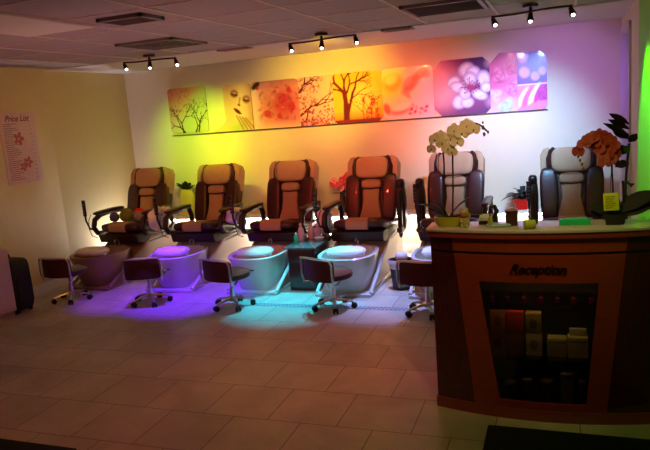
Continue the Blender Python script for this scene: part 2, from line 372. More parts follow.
# ------------------------------------------------------------------ wall prints
class Canvas:
    def __init__(s, x0, x1, z0, z1, n=84):
        s.n = n; s.x0, s.x1, s.z0, s.z1 = x0, x1, z0, z1; s.w = x1-x0; s.h = z1-z0; s.c = np.zeros((n+1, n+1, 3)); s.rng = np.random.RandomState(int(x0*100))
    def setpos(s, X, Z): s.X = X; s.Z = Z     # u, v in units of panel height
    def bl(s, a, col): s.c += (np.clip(a, 0, 1)[..., None])*(np.array(lin(col))-s.c)
    def fill(s, col): s.bl(np.ones_like(s.X), col)
    def grad(s, col, f0): s.bl(f0(s.X, s.Z), col)
    def ell(s, x, z, a, b, col, rot=0, soft=.15, al=1):
        dx = s.X-x; dz = s.Z-z; c_, s_ = math.cos(rot), math.sin(rot)
        d = np.sqrt(((dx*c_+dz*s_)/a)**2+((-dx*s_+dz*c_)/b)**2); s.bl(al*np.clip((1-d)/soft, 0, 1), col)
    def line(s, x0, z0, x1, z1, w, col, al=1):
        dx, dz = x1-x0, z1-z0; t = np.clip(((s.X-x0)*dx+(s.Z-z0)*dz)/(dx*dx+dz*dz+1e-9), 0, 1)
        d = np.hypot(s.X-x0-t*dx, s.Z-z0-t*dz); s.bl(al*np.clip((w-d)/(.35*w)+.2, 0, 1), col)
    def branch(s, x, z, a, L, w, col, depth, spread=.6):
        x1, z1 = x+L*math.cos(a), z+L*math.sin(a); mx, mz = (x+x1)/2+s.rng.uniform(-.1, .1)*L, (z+z1)/2+s.rng.uniform(-.08, .08)*L
        s.line(x, z, mx, mz, w, col); s.line(mx, mz, x1, z1, w*.8, col)
        if depth > 0:
            for k in range(2 if s.rng.rand() < .7 else 3): s.branch(x1, z1, a+s.rng.uniform(-spread, spread)+(.35 if k == 0 else -.35), L*s.rng.uniform(.62, .85), w*.62, col, depth-1, spread)
    def flower(s, x, z, r, col, cen, np_=5, rot=0, edge=None):
        for k in range(np_):
            a = rot+2*PI*k/np_
            if edge: s.ell(x+.55*r*math.cos(a), z+.55*r*math.sin(a), .56*r, .46*r, edge, a, .12)
            s.ell(x+.55*r*math.cos(a), z+.55*r*math.sin(a), .50*r, .40*r, col, a, .3)
        s.ell(x, z, .28*r, .28*r, cen, 0, .5)
        for k in range(9):
            a = rot+.3+2*PI*k/9; s.line(x, z, x+.42*r*math.cos(a), z+.42*r*math.sin(a), .012, cen, .7)
    def rose(s, x, z, r, c1, c2, rot=0):
        for k in range(7):
            q = 1-k*.13; a = rot+k*1.9
            s.ell(x+.18*r*q*math.cos(a), z+.18*r*q*math.sin(a), r*q, r*q*.72, c2, a, .25, .55); s.ell(x+.26*r*q*math.cos(a), z+.26*r*q*math.sin(a), r*q*.92, r*q*.6, c1, a, .6, .8)
def corner(kind, r):
    def lim(v, h):       # inset at height v for the lower and upper corner
        d = max(0, r-(h-v))
        if kind == 'round': return r-math.sqrt(max(0, r*r-d*d)) if d > 0 else 0
        return d
    return lim
def print_panel(label, x0, x1, z0, z1, paint, tl=('round', .05), tr=('round', .05), br=None, bl=None, left=None):
    n = 84; cv = Canvas(x0, x1, z0, z1, n); h = z1-z0; w = x1-x0
    us = np.linspace(0, 1, n+1); vs = np.linspace(0, 1, n+1); X = np.zeros((n+1, n+1)); Z = np.zeros((n+1, n+1))
    for j, v in enumerate(vs):
        zz = v*h; a, b = 0, w
        if tl: a = max(a, corner(*tl)(zz, h))
        if bl: a = max(a, corner(*bl)(h-zz, h))
        if tr: b = w-corner(*tr)(zz, h)
        if br: b = min(b, w-corner(*br)(h-zz, h))
        if left: a = left(zz)
        X[j] = a+(b-a)*us; Z[j] = zz
    cv.setpos(X/h, Z/h); paint(cv, w/h)
    c = np.clip(cv.c, 0, 1)
    V = [(x0+X[j, i], -.022, z0+Z[j, i]) for j in range(n+1) for i in range(n+1)]
    Fs = [(j*(n+1)+i, j*(n+1)+i+1, (j+1)*(n+1)+i+1, (j+1)*(n+1)+i) for j in range(n) for i in range(n)]
    rim = [i for i in range(n+1)]+[j*(n+1)+n for j in range(1, n+1)]+[n*(n+1)+i for i in range(n-1, -1, -1)]+[j*(n+1) for j in range(n-1, 0, -1)]
    o = len(V); V += [(V[i][0], -.002, V[i][2]) for i in rim]; k = len(rim)
    Fs += [(rim[(i+1) % k], rim[i], o+i, o+(i+1) % k) for i in range(k)]; Fs.append(tuple(o+i for i in range(k)))
    me = bpy.data.meshes.new('wall_print'); me.from_pydata(V, [], Fs); me.materials.append(ART)
    ca = me.color_attributes.new('Col', 'FLOAT_COLOR', 'POINT'); cc = np.ones((len(V), 4)); cc[:(n+1)**2, :3] = c.reshape(-1, 3)
    cc[o:, :3] = cc[rim, :3]*.6; ca.data.foreach_set('color', cc.ravel()); me.update()
    ob = bpy.data.objects.new('wall_print', me); C.objects.link(ob); return tag(ob, label, 'wall print', 'glossy prints along the back wall')

def pA(c, w):
    c.fill('d8b8a8'); c.grad('d85a58', lambda X, Z: np.clip(1.1*(Z-.35+.5*(.6-X)), 0, .75)); c.grad('c8d890', lambda X, Z: np.clip(1.6*(X-.2-.7*(Z-.35)), 0, .55))
    for (x, a, L) in ((.32, 1.7, .24), (.70, 1.35, .26), (.38, 2.3, .2), (.62, 1.1, .16)): c.branch(x, -.02, a, L, .02, '3a1410', 5, .6)
    for k in range(40): c.ell(c.rng.uniform(0, .6), c.rng.uniform(.45, 1), .03, .02, 'a03038', c.rng.rand()*3, .6, .5)
def pB(c, w):
    c.fill('e8c090'); c.grad('fff0c8', lambda X, Z: np.clip((.3-np.abs(X-.42))*2, 0, .8)); c.ell(.30, .05, .5, .2, 'a8c040', .5, .8, .7)
    for (x, z) in ((.27, .80), (.55, .66)):
        c.ell(x, z, .115, .105, '7a2c18', -.3, .5); c.ell(x, z+.005, .07, .06, 'd8a080', -.3, .6); c.line(x-.07, z-.005, x+.06, z-.04, .016, '3a1008')
    c.line(.40, .70, .36, .56, .022, 'b87850', .7); c.ell(.36, .55, .05, .03, '7a2c18', -.4, .6)
    c.ell(.31, .42, .12, .05, '8a2418', -.7, .4); c.line(.23, .48, .40, .36, .012, '50100a')
    for k in range(4): c.line(.42+.09*k, .02, .28+.07*k, .32-.02*k, .024, 'a87048', .7)
    c.grad('b87048', lambda X, Z: np.clip(3*(X-.52)*(Z > .2), 0, .35))
def pC(c, w):
    c.fill('f0b0a0'); c.grad('c82840', lambda X, Z: np.clip(1.05-1.5*np.hypot((X-.72)*.9, Z-.48), 0, .9)); c.grad('fbe0d0', lambda X, Z: np.clip(.9-3.4*X, 0, .7)); c.grad('fad8c8', lambda X, Z: np.clip(.6-4*Z, 0, .7))
    c.grad('7a4a48', lambda X, Z: np.clip(3*(Z-.82), 0, .6))
    c.ell(.12, .92, .15, .07, '3a1010', .6, .4); c.ell(.16, .87, .07, .05, 'a83038', .6, .6)
    for k in range(60):
        x, z = c.rng.uniform(.15, 1.1), c.rng.uniform(.12, .95); c.ell(x, z, c.rng.uniform(.03, .10), c.rng.uniform(.02, .06), ['8a1420', 'e83848', 'f8a098', 'b02030', '6a2028'][k % 5], c.rng.rand()*3, .9, .5)
    for (x, z, r) in ((.35, .32, .11), (.72, .62, .13), (.92, .42, .11), (.62, .25, .08), (.88, .78, .08)): c.rose(x, z, r, 'e84858', '981828', x*9)
def pD(c, w):
    c.fill('f0b8a8'); c.grad('f4d8a8', lambda X, Z: np.clip(1.5*(X-.3), 0, .8))
    c.branch(-.02, .2, .6, .35, .028, '5a1c24', 4, .5); c.branch(.02, .7, .9, .2, .03, '5a2028', 4, .7); c.branch(.1, .05, 1.2, .2, .02, '5a1c24', 4)
    for k in range(190): c.ell(c.rng.uniform(0, .85), abs(c.rng.normal(.08, .16)), .03, .024, ['d84058', 'a02040', 'f8a0a8', '702030'][k % 4], c.rng.rand()*3, .5, .85)
    for k in range(80): c.ell(abs(c.rng.normal(0, .2)), c.rng.uniform(.4, 1), .028, .022, ['b84a60', 'f0a0a8', '702838'][k % 3], 0, .5, .7)
def pE(c, w):
    c.fill('f8c830'); c.grad('fff080', lambda X, Z: np.clip(1-2.2*np.hypot(X-.6, Z-.45), 0, .8)); c.grad('e88018', lambda X, Z: np.clip(1-4*Z, 0, .9))
    c.line(.25, -.02, .27, .35, .075, '70200c'); c.line(.27, .3, .24, .62, .055, '70200c'); c.line(.3, .2, .42, .6, .03, '70200c')
    for (x, z, a, L, ww) in ((.24, .6, 2.3, .3, .035), (.26, .6, 1.6, .24, .03), (.42, .6, 1.2, .22, .025), (.25, .55, 1.1, .25, .025), (.35, .45, .6, .2, .015), (.24, .62, 2.8, .25, .022)): c.branch(x, z, a, L, ww, '70200c', 3, .5)
    for x in (.62, .8, .92, .7): c.branch(x, 0, 1.6, .2, .012, '98340c', 3, .4)
    for k in range(30): c.ell(c.rng.uniform(.72, 1), c.rng.uniform(.05, .4), .04, .03, 'd04818', 0, .6, .7)
    c.line(0, .02, 1, .02, .05, '8a3010')
def pF(c, w):
    c.fill('fcdcd0'); c.grad('f8e850', lambda X, Z: np.clip(1.3-2.0*np.hypot(X-.15, Z-.7), 0, 1)); c.grad('fcc8e0', lambda X, Z: np.clip(1.2*(X-.4), 0, .9))
    for (x, z, a, b, r, cl, al) in ((.22, .72, .27, .2, .3, 'e8b820', .9), (.2, .78, .17, .12, .3, 'fff070', .9), (.60, .68, .32, .14, .8, 'd85048', .85), (.52, .72, .16, .08, .8, 'f8a090', .8), (.80, .86, .24, .11, .6, 'c85848', .8), (.9, .84, .12, .10, 0, '984838', .7), (.5, .48, .14, .06, -.9, 'e09078', .8), (.36, .18, .31, .12, .2, 'e87068', .8), (.38, .24, .26, .09, .2, 'fff0c8', .9), (.08, .22, .09, .15, .3, 'c84838', .85)): c.ell(x, z, a, b, cl, r, .5, al)
    for k in range(9): c.ell(.55+.10*(k % 4)+.03*(k//4), .10+.08*(k//4)+.03*(k % 2), .06, .04, ['f06088', 'e03068', 'f8a0c0'][k % 3], k, .7)
def pG(c, w):
    c.fill('a05880'); c.grad('f4b8cc', lambda X, Z: np.clip(1.2-2.2*np.hypot(X-.12, Z-.5), 0, .9)); c.grad('3a2468', lambda X, Z: np.clip(1.9*(X-.45)*(X > 0)+1.6*(Z-.72), 0, .9)); c.grad('3c3068', lambda X, Z: np.clip(2.0*(.28-Z)+.4*(X-.6), 0, .9))
    for (x, z, r) in ((.18, .72, .15), (.10, .30, .14), (1.0, .88, .11), (1.02, .20, .14)): c.ell(x, z, r, r, 'f0b0c8', 0, .9, .6)
    for (x, z, a, b, r) in ((.60, .80, .15, .13, .4), (.72, .74, .13, .12, 0), (.36, .60, .13, .10, .5), (.44, .50, .15, .10, -.3), (.90, .62, .12, .15, .2), (.46, .24, .14, .13, .6), (.60, .22, .12, .10, 0), (.82, .34, .15, .09, -.4), (.94, .46, .10, .09, 0), (.66, .62, .12, .14, .2), (.56, .38, .10, .12, .5)):
        c.ell(x, z, a*1.16, b*1.16, 'a890cc', r, .2, .8); c.ell(x, z, a*1.06, b*1.04, 'f8f0fc', r, .5); c.ell(x+a*.2, z-b*.35, a*.6, b*.35, 'ccb4e0', r+.6, .9, .7)
    for k in range(22):
        a = k*2.4; q = .07+.08*c.rng.rand(); c.line(.66, .49, .66+q*1.2*math.cos(a), .49+q*math.sin(a), .008, 'a03870', .8); c.ell(.66+q*1.3*math.cos(a), .49+q*1.1*math.sin(a), .013, .011, '602048')
    c.ell(.66, .49, .06, .05, 'b84080', 0, .6)
def pH(c, w):
    c.fill('e070a0'); c.grad('a84878', lambda X, Z: np.clip(2*(Z-.65), 0, .8)); c.grad('f8d0e8', lambda X, Z: np.clip(.9-2*Z, 0, .9))
    c.rose(.15, .62, .2, 'f090b8', 'b83878'); c.rose(.38, .72, .14, 'e85890', 'a02860', 2); c.rose(.38, .38, .17, 'f4a0d0', 'c04890', 1); c.rose(.08, .3, .17, 'fbe0f0', 'd890b8', 3); c.rose(.25, .08, .17, 'd8f0ec', 'a8b0c0', 1)
def pI(c, w):
    c.fill('d860b0')
    top = lambda X, Z: (Z > .46).astype(float)
    c.grad('7a50a0', top)
    for (x, z, r) in ((.12, .66, .11), (.3, .58, .09), (.1, .9, .09), (.42, .66, .08)): c.ell(x, z, r, r*1.1, 'e0a0dc', .5, .4)
    c.rose(.42, .86, .13, 'a070d0', '6a40a0'); c.ell(.12, .93, .1, .07, 'f4f4ff', 0, .6)
    c.grad('f090c8', lambda X, Z: (Z < .44).astype(float))
    for k in range(5): c.ell(.08+.1*k, .22+.03*k, .07, .24, ['ffd8f0', 'f070c0', 'fbe8f8', 'e040a8', 'd83098'][k], -.5, .3)
    c.rose(.45, .25, .15, 'e850b0', 'b82088')
    c.line(0, .45, 1, .45, .012, 'f8e8f8')
Zb = 1.54
print_panel('square print of bare branches on pink and green, leftmost on the back wall', .63, 1.17, 1.56, 2.12, pA, bl=('round', .05), br=('round', .03))
print_panel('narrow golden print of a painted face with closed eyes', 1.42, 1.79, Zb, 2.10, pB, left=lambda z: .05*max(0, (z-.5)/.06)**2 if z > .5 else (-.20*max(0, 1-z/.14)**1.5))
print_panel('red print of massed flowers beside the face print', 1.80, 2.41, Zb, 2.10, pC, br=('cut', .05))
print_panel('pinkish print of a blossom covered branch left of the bare tree print', 2.412, 2.84, Zb, 2.10, pD, tl=('cut', .01), tr=('cut', .01))
print_panel('yellow and orange print of a bare tree silhouette', 2.842, 3.42, Zb, 2.10, pE, tl=('cut', .03), tr=('round', .04), br=('cut', .05), bl=('cut', .03))
print_panel('yellow to pink print of soft petals right of the tree silhouette', 3.422, 4.00, Zb, 2.10, pF, tl=('round', .06), tr=('round', .06), bl=('cut', .06), br=('cut', .02))
print_panel('eight sided print of one large white blossom on purple', 4.003, 4.60, Zb, 2.13, pG, tl=('cut', .09), tr=('cut', .07), bl=('cut', .08), br=('cut', .05))
print_panel('narrow print of pink roses beside the large blossom', 4.602, 4.875, Zb, 2.15, pH, tl=('cut', .10), tr=('cut', .005))
print_panel('split print of purple and magenta roses, rightmost on the back wall', 4.878, 5.17, Zb, 2.13, pI, tl=('cut', .005), tr=('cut', .06), br=('cut', .04))
tag(M().box(.64, 5.17, -.026, 0, 1.53, 1.538, BLACKP, .002).obj('print_strip'), 'thin dark strip running under the row of prints', 'rail')  # thin dark strip along the bottom edge of the prints

# price list poster on the left wall
t = thing('price_list_poster', 'pale pink price list poster with red lettering on the left wall', 'poster', (.012, -1.90, 1.2))
M().box(0, .006, -.24, .24, 0, .73, mat('poster_paper', 'd8b4ac', .6), .001).obj('sheet', t)
me = text_mesh('Price List', .085, mat('poster_red_ink', '7a1420', .6), .0005, .35, .001); o = bpy.data.objects.new('title', me); C.objects.link(o); o.parent = t
o.matrix_local = Matrix(((0, 0, 1, .0072), (1, 0, 0, -.01), (0, 1, 0, .665), (0, 0, 0, 1)))
l = M(); ink = mat('poster_grey_ink', '6a3a3a', .7)
for k in range(28):
    z = .61-.021*k; x = -.2; L = random.uniform(.07, .2)
    while x < -.2+L: ww = random.uniform(.012, .035); l.box(.006, .0068, x, min(x+ww, -.02), z, z+.006, ink); x += ww+.006
    if k % 2: l.box(.006, .0068, .15, .15+.02, z, z+.005, ink)
l.obj('price_lines', t)
rp = mat('poster_flower_ink', 'b86058', .7)
for (cy, cz, r) in ((-.02, .46, .07), (.06, .21, .06), (-.01, .17, .05)):
    fl = M()
    for k in range(5):
        a = k*2*PI/5; fl.prism([(cy+.6*r*math.cos(a)+.45*r*math.cos(b)*math.cos(a)-.3*r*math.sin(b)*math.sin(a), cz+.6*r*math.sin(a)+.45*r*math.cos(b)*math.sin(a)+.3*r*math.sin(b)*math.cos(a)) for b in [i*PI/6 for i in range(12)]], 0, .0061+.0001*k, .0070+.0001*k, rp)
    fl.obj('flower_print', t)

# ------------------------------------------------------------------ pedicure chairs
CACHE = {}
def part(name, key, fn, parent, loc=None, rot=None):
    if key not in CACHE: m = M(); fn(m); CACHE[key] = m.mesh(name)
    o = bpy.data.objects.new(name, CACHE[key]); C.objects.link(o); o.parent = parent
    if loc: o.location = loc
    if rot: o.rotation_euler = rot
    return o
# local frame: faces -y, origin on the floor; the wall is at y=+.80
def ring(cx, cy, a, b, z, n=32, e=2.6, front=1.0):
    out = []
    for k in range(n):
        t = 2*PI*k/n; c_, s_ = math.cos(t), math.sin(t)
        x = math.copysign(abs(c_)**(2/e), c_)*a; y = math.copysign(abs(s_)**(2/e), s_)*b
        out.append((cx+x, cy+y, z))
    return out
def f_pedestal(m, mm):
    m.prism([(-.93, 0), (.45, 0), (.45, .34), (.30, .385), (-.22, .385), (-.34, .30)], 0, -.25, .25, mm, .018)
def f_rail(m, mm, s):
    if s:
        m.tube([(s*.262, -.95, .03), (s*.262, -.36, .31), (s*.262, -.2, .40), (s*.262, .1, .405)], [.018, .022, .022, .018], mm, 10)
    else: m.box(-.27, .27, -.99, .42, 0, .03, mm, .01)
def f_basin(m, mm):
    rs = [ring(0, -.70, .205, .265, .02), ring(0, -.705, .22, .285, .06), ring(0, -.715, .248, .32, .17), ring(0, -.72, .268, .347, .27), ring(0, -.725, .285, .37, .325), ring(0, -.725, .29, .375, .345), ring(0, -.725, .28, .365, .352), ring(0, -.725, .25, .33, .345), ring(0, -.725, .23, .30, .27), ring(0, -.72, .16, .22, .17)]
    m.loft(rs, mm, TR(0, -.08, 0) @ Matrix.Diagonal((.95, .88, 1.05, 1)))
def f_emblem(m): m.puff((0, 0, 0), (.05, .012, .036), mat('emblem_dark', '2c2420', .3, metal=.5), 2.2, nu=20, nv=10); m.puff((0, -.004, 0), (.03, .012, .018), CHROME, 2)
def f_footpad(m):
    m.puff((0, 0, 0), (.36, .25, .085), TOWEL, 3.2, nz=2.6)
    m.tube([(-.171+.342*i/1, 0, -.005) for i in (0, 1)], .035, TOWEL, 14, flat=1)
    m.tube([(-.15, -.126, 0), (0, -.129, 0), (.15, -.126, 0)], .004, TOWEL, 6)
def f_faucet(m): m.tube([(0, 0, 0), (0, 0, .07), (0, -.02, .09), (0, -.06, .09), (0, -.08, .07)], .009, CHROME); m.lathe([(.018, 0), (.018, .012), (.008, .015)], CHROME); m.lathe([(.012, 0), (.014, .03), (.008, .034)], CHROME, (.06, 0, 0), 14); m.lathe([(.012, 0), (.014, .03), (.008, .034)], CHROME, (-.06, 0, 0), 14)
def f_seatbase(m):
    m.prism([(-.40, .40), (-.20, .36), (.30, .36), (.36, .50), (-.43, .50)], 0, -.27, .27, LEATHER2, .015)
    m.box(-.10, .10, -.2, .2, .30, .38, BLACKP, .01)
SEATT = TR(0, -.10, .512) @ RX(-.20) @ TR(0, .10, -.525)
def f_seat(m):
    m.puff((0, -.10, .525), (.56, .64, .125), LEATHER, 6, nz=3.2, T=SEATT)
def f_seatpad(m):
    # tan centre strip that wraps over the front edge
    pts = [(-.19, .584), (-.22, .590), (-.28, .591), (-.34, .588), (-.392, .575), (-.425, .545), (-.425, .505), (-.405, .472)]
    r1 = []
    for x in (-.118, -.11, 0, .11, .118):
        o = -.008 if abs(x) > .115 else .004
        r1.append([(x, y-(o if i > 3 else 0), z+(o if i <= 4 else 0)) for i, (y, z) in enumerate(pts)])
    vs = [p for r in r1 for p in r]; k = len(pts); fs = [(a*k+i, a*k+i+1, (a+1)*k+i+1, (a+1)*k+i) for a in range(4) for i in range(k-1)]
    m.add(vs, fs, TAN, True, SEATT)
BACKT = TR(0, .16, .50) @ RX(-.30) @ Matrix.Diagonal((.96, 1, .90, 1))      # back frame: x, y=-front, z=up along the back
def f_shell(m):
    prof = [(.0, .23), (.12, .255), (.35, .275), (.58, .285), (.70, .28), (.755, .255), (.78, .20)]
    def rg(z, a, d0, d1, n=8): # rounded rectangle ring
        out = []
        for k in range(32):
            t = 2*PI*k/32; c_, s_ = math.cos(t), math.sin(t); e = 5
            out.append((math.copysign(abs(c_)**(2/e), c_)*a, (d0+d1)/2+math.copysign(abs(s_)**(2/e), s_)*(d1-d0)/2, z))
        return out
    R_ = [rg(z, a, -.03 if z < .74 else -.015, .13 if z < .74 else .11) for z, a in prof]
    m.loft(R_, LEATHER2, BACKT)
def f_wing(m, s):    # puffy dark side bolsters, lower two thirds
    if 1:
        m.puff((s*.20, -.035, .28), (.175, .105, .57), LEATHER, 5, nz=4, T=BACKT @ RY(s*.03))
def f_shoulder(m, s):  # tan outer shoulder panels
    if 1:
        m.prism([(s*.288, .42), (s*.292, .70), (s*.262, .765), (s*.205, .785), (s*.20, .74), (s*.235, .66), (s*.232, .52)], 1, -.05, .10, TAN, .012, BACKT)
def f_strap(m, s):
    if 1:
        m.tube([(s*.17, -.02, .775), (s*.205, -.035, .735), (s*.212, -.04, .64), (s*.20, -.045, .56), (s*.155, -.05, .50)], [.030, .036, .036, .038, .03], LEATHER, 10, T=BACKT, flat=.5)
def f_pillow(m): m.puff((0, -.05, .635), (.37, .10, .265), TAN, 4.8, nz=4, T=BACKT)
def f_neck(m):
    m.puff((0, -.055, .435), (.225, .085, .115), TAN, 4.5, nz=3.4, T=BACKT)
def f_pad(m):
    m.loft([[(x*w_, -.045-d, z) for x, d in ((-1, 0), (-.9, .03), (-.4, .045), (.4, .045), (.9, .03), (1, 0), (.9, -.02), (-.9, -.02))] for z, w_ in ((.375, .095), (.34, .10), (.25, .092), (.15, .105), (.06, .13), (.03, .13))], TAN, BACKT)
def f_cord(m):
    m.tube([(-.16, -.10, .505), (-.08, -.117, .492), (0, -.12, .49), (.08, -.117, .492), (.16, -.10, .505)], .007, SEAM, 8, T=BACKT)
    m.tube([(-.11, -.092, .385), (0, -.10, .372), (.11, -.092, .385)], .007, SEAM, 8, T=BACKT)
def f_arm(m):
    P = [(0, .10, .46), (0, -.20, .47), (0, -.34, .50), (0, -.39, .57), (0, -.36, .655), (0, -.26, .70), (0, -.05, .715), (0, .12, .70), (0, .17, .60), (0, .16, .50)]
    Q = []
    for i in range(len(P)):
        a, b = Vector(P[i]), Vector(P[(i+1) % len(P)])
        for t in (0, .5): Q.append(a.lerp(b, t))
    m.tube(Q, .030, LEATHER2, 10, True, flat=1)
    m.puff((0, -.10, .725), (.085, .52, .055), LEATHER, 4, nz=3)
def f_arm_up(m):
    m.puff((0, .10, .66), (.10, .13, .52), LEATHER, 4, nz=3); m.puff((0, -.0, .60), (.05, .06, .50), LEATHER2, 3.5)
    m.tube([(0, .10, .45), (0, .0, .42), (0, -.06, .44)], .03, LEATHER2)
    m.puff((0, .10, .90), (.08, .12, .10), BLACKP, 3)
def f_remote(m):
    m.tube([(-.02, -.33, .52), (-.05, -.40, .56), (-.065, -.43, .66), (-.065, -.43, .72)], .011, BLACKP)
    m.box(-.085, -.045, -.445, -.42, .71, .90, BLACKP, .009)
    for k in range(4): m.box(-.076, -.054, -.449, -.444, .735+.035*k, .752+.035*k, mat('remote_key', '5a5050', .5), .002)
def f_cable(m):
    m.tube([(0, 0, 0), (-.02, -.02, -.06), (-.035, -.02, -.16), (-.02, 0, -.25), (.02, .04, -.28)], .005, BLACKP, 6)

LABS = ['tan and burgundy massage pedicure chair with pompoms on its seat, leftmost in the row',
 'tan and burgundy massage pedicure chair beside the plant in the yellow vase',
 'tan and burgundy massage pedicure chair left of the dark bottle cabinet',
 'tan and burgundy massage pedicure chair right of the dark bottle cabinet',
 'tan and dark massage pedicure chair behind the white orchid on the desk',
 'tan and dark massage pedicure chair behind the red orchid, rightmost in the row']
CH = [(.54, -.04), (1.51, 0), (2.45, 0), (3.39, 0), (4.28, 0), (5.385, 0)]
for i, (x, rz) in enumerate(CH):
    t = thing('pedicure_chair', LABS[i], 'pedicure chair', (x, -.80 if i < 5 else -.90, 0), rz, 'pedicure chairs along the back wall')
    sh = SHADEP if i == 0 else CREAMP; k = 'b' if i == 0 else 'c'
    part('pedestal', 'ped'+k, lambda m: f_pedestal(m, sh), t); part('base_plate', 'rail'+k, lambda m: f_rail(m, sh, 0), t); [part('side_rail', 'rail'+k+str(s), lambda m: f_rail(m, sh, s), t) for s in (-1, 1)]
    b = part('foot_basin', 'bas'+k, lambda m: f_basin(m, sh), t)
    part('emblem', 'emb', f_emblem, b, (.05, -1.005, .26), (-.35, 0, .1)); part('faucet', 'fau', f_faucet, b, (.0, -.40, .345))
    part('foot_pad', 'fp', f_footpad, t, (.03, -.87, .405))
    part('seat_base', 'sb', f_seatbase, t)
    s_ = part('seat', 'seat', f_seat, t); part('seat_pad', 'sp', f_seatpad, s_)
    bk = part('backrest', 'bk', f_shell, t)
    for s in (-1, 1): part('side_bolster', 'wi%d' % s, lambda m: f_wing(m, s), bk); part('shoulder_panel', 'sho%d' % s, lambda m: f_shoulder(m, s), bk); part('strap', 'str%d' % s, lambda m: f_strap(m, s), bk)
    part('headrest_pillow', 'pil', f_pillow, bk); part('neck_cushion', 'nk', f_neck, bk); part('lumbar_pad', 'pd', f_pad, bk); part('seam_cord', 'cd', f_cord, bk)
    up = {3: (1,), 4: (-1,), 5: (-1,)}.get(i, ())
    for s in (-1, 1):
        a = part('armrest', 'arm_up' if s in up else 'arm', f_arm_up if s in up else f_arm, t, (s*.345, 0, 0))
        if s == -1:
            r = part('remote_control', 'rem', f_remote, a, (.03 if s in up else 0, .45 if s in up else 0, .0))
            part('cable', 'cab', f_cable, a, (-.03, -.38, .72) if s not in up else (.0, .07, .75))

# ------------------------------------------------------------------ pedicure stools
def f_sback(m):   # curved upholstered back panel, local y- is behind
    vs = []; n = 12
    for j, z in enumerate((.285, .30, .38, .45, .472)):
        for i in range(n+1):
            u = -1+2*i/n; q = 1-(.06 if j in (0, 4) else 0); vs.append((u*.165*q, -.205+.035*u*u, z))
    for j, z in enumerate((.285, .30, .38, .45, .472)):
        for i in range(n+1):
            u = -1+2*i/n; q = 1-(.06 if j in (0, 4) else 0); vs.append((u*.165*q, -.205+.035*u*u+(.03 if j not in (0, 4) else .012), z))
    N = 5*(n+1); fs = []
    for j in range(4):
        for i in range(n): a = j*(n+1)+i; fs.append((a, a+1, a+n+2, a+n+1)); fs.append((N+a, N+a+n+1, N+a+n+2, N+a+1))
    for i in range(n): fs.append((i, N+i, N+i+1, i+1)); a = 4*(n+1)+i; fs.append((a, a+1, N+a+1, N+a))
    for j in range(4): a = j*(n+1); fs.append((a, a+n+1, N+a+n+1, N+a)); a += n; fs.append((a, N+a, N+a+n+1, a+n+1))
    m.add(vs, fs, OXBLOOD, True)
def f_sframe(m):
    P = [(-.10, .0, .265), (-.15, -.10, .25), (-.172, -.17, .26), (-.180, -.185, .33), (-.178, -.185, .44), (-.165, -.195, .478), (-.10, -.21, .487), (0, -.215, .489), (.10, -.21, .487), (.165, -.195, .478), (.178, -.185, .44), (.180, -.185, .33), (.172, -.17, .26), (.15, -.10, .25), (.10, .0, .265)]
    m.tube(P, .0095, CHROME, 8); m.box(-.11, .11, -.06, .06, .262, .275, CHROME, .003)
def f_sseat(m): m.lathe([(.02, .275), (.16, .275), (.178, .285), (.183, .305), (.178, .325), (.15, .338), (.02, .345)], OXBLOOD, seg=32)
def f_post(m): m.lathe([(.035, .06), (.04, .085), (.022, .10), (.022, .18), (.014, .185), (.014, .26), (.04, .262), (.04, .272)], CHROME)
def f_leg(m): m.tube([(.02, 0, .085), (.10, 0, .075), (.175, 0, .058)], [.02, .016, .012], CHROME, 8, flat=.7)
def f_caster(m):
    m.tube([(.175, 0, .06), (.175, 0, .04)], .006, CHROME)
    for s in (-1, 1): m.lathe([(.018, -.009), (.024, -.006), (.024, .006), (.018, .009)], RUBBER, T=TR(.18, s*.014, .024) @ RX(PI/2), seg=16)
    m.box(.16, .2, -.008, .008, .022, .05, RUBBER, .003)
ST = [(.60, -2.13, .0, 'oxblood rolling pedicure stool with chrome frame, leftmost in front of the basin browned by shade', .3),
      (1.55, -2.13, .35, 'oxblood rolling pedicure stool in violet light before the second basin', .1),
      (2.46, -2.16, -.28, 'oxblood rolling pedicure stool with its round seat clear of the third basin', .7),
      (3.42, -2.10, -.42, 'oxblood rolling pedicure stool casting a shadow in the cyan light', .5),
      (4.26, -2.16, -.15, 'oxblood rolling pedicure stool half hidden by the reception desk', .2)]
for (x, y, rz, lab, lr) in ST:
    t = thing('pedicure_stool', lab, 'stool', (x, y, 0), rz, 'rolling pedicure stools')
    part('backrest', 'sb1', f_sback, t); part('back_frame', 'sb2', f_sframe, t); part('seat', 'sb3', f_sseat, t); part('post', 'sb4', f_post, t)
    for k in range(5):
        lg = part('leg', 'sb5', f_leg, t, None, (0, 0, lr+k*2*PI/5)); part('caster', 'sb6', f_caster, lg)

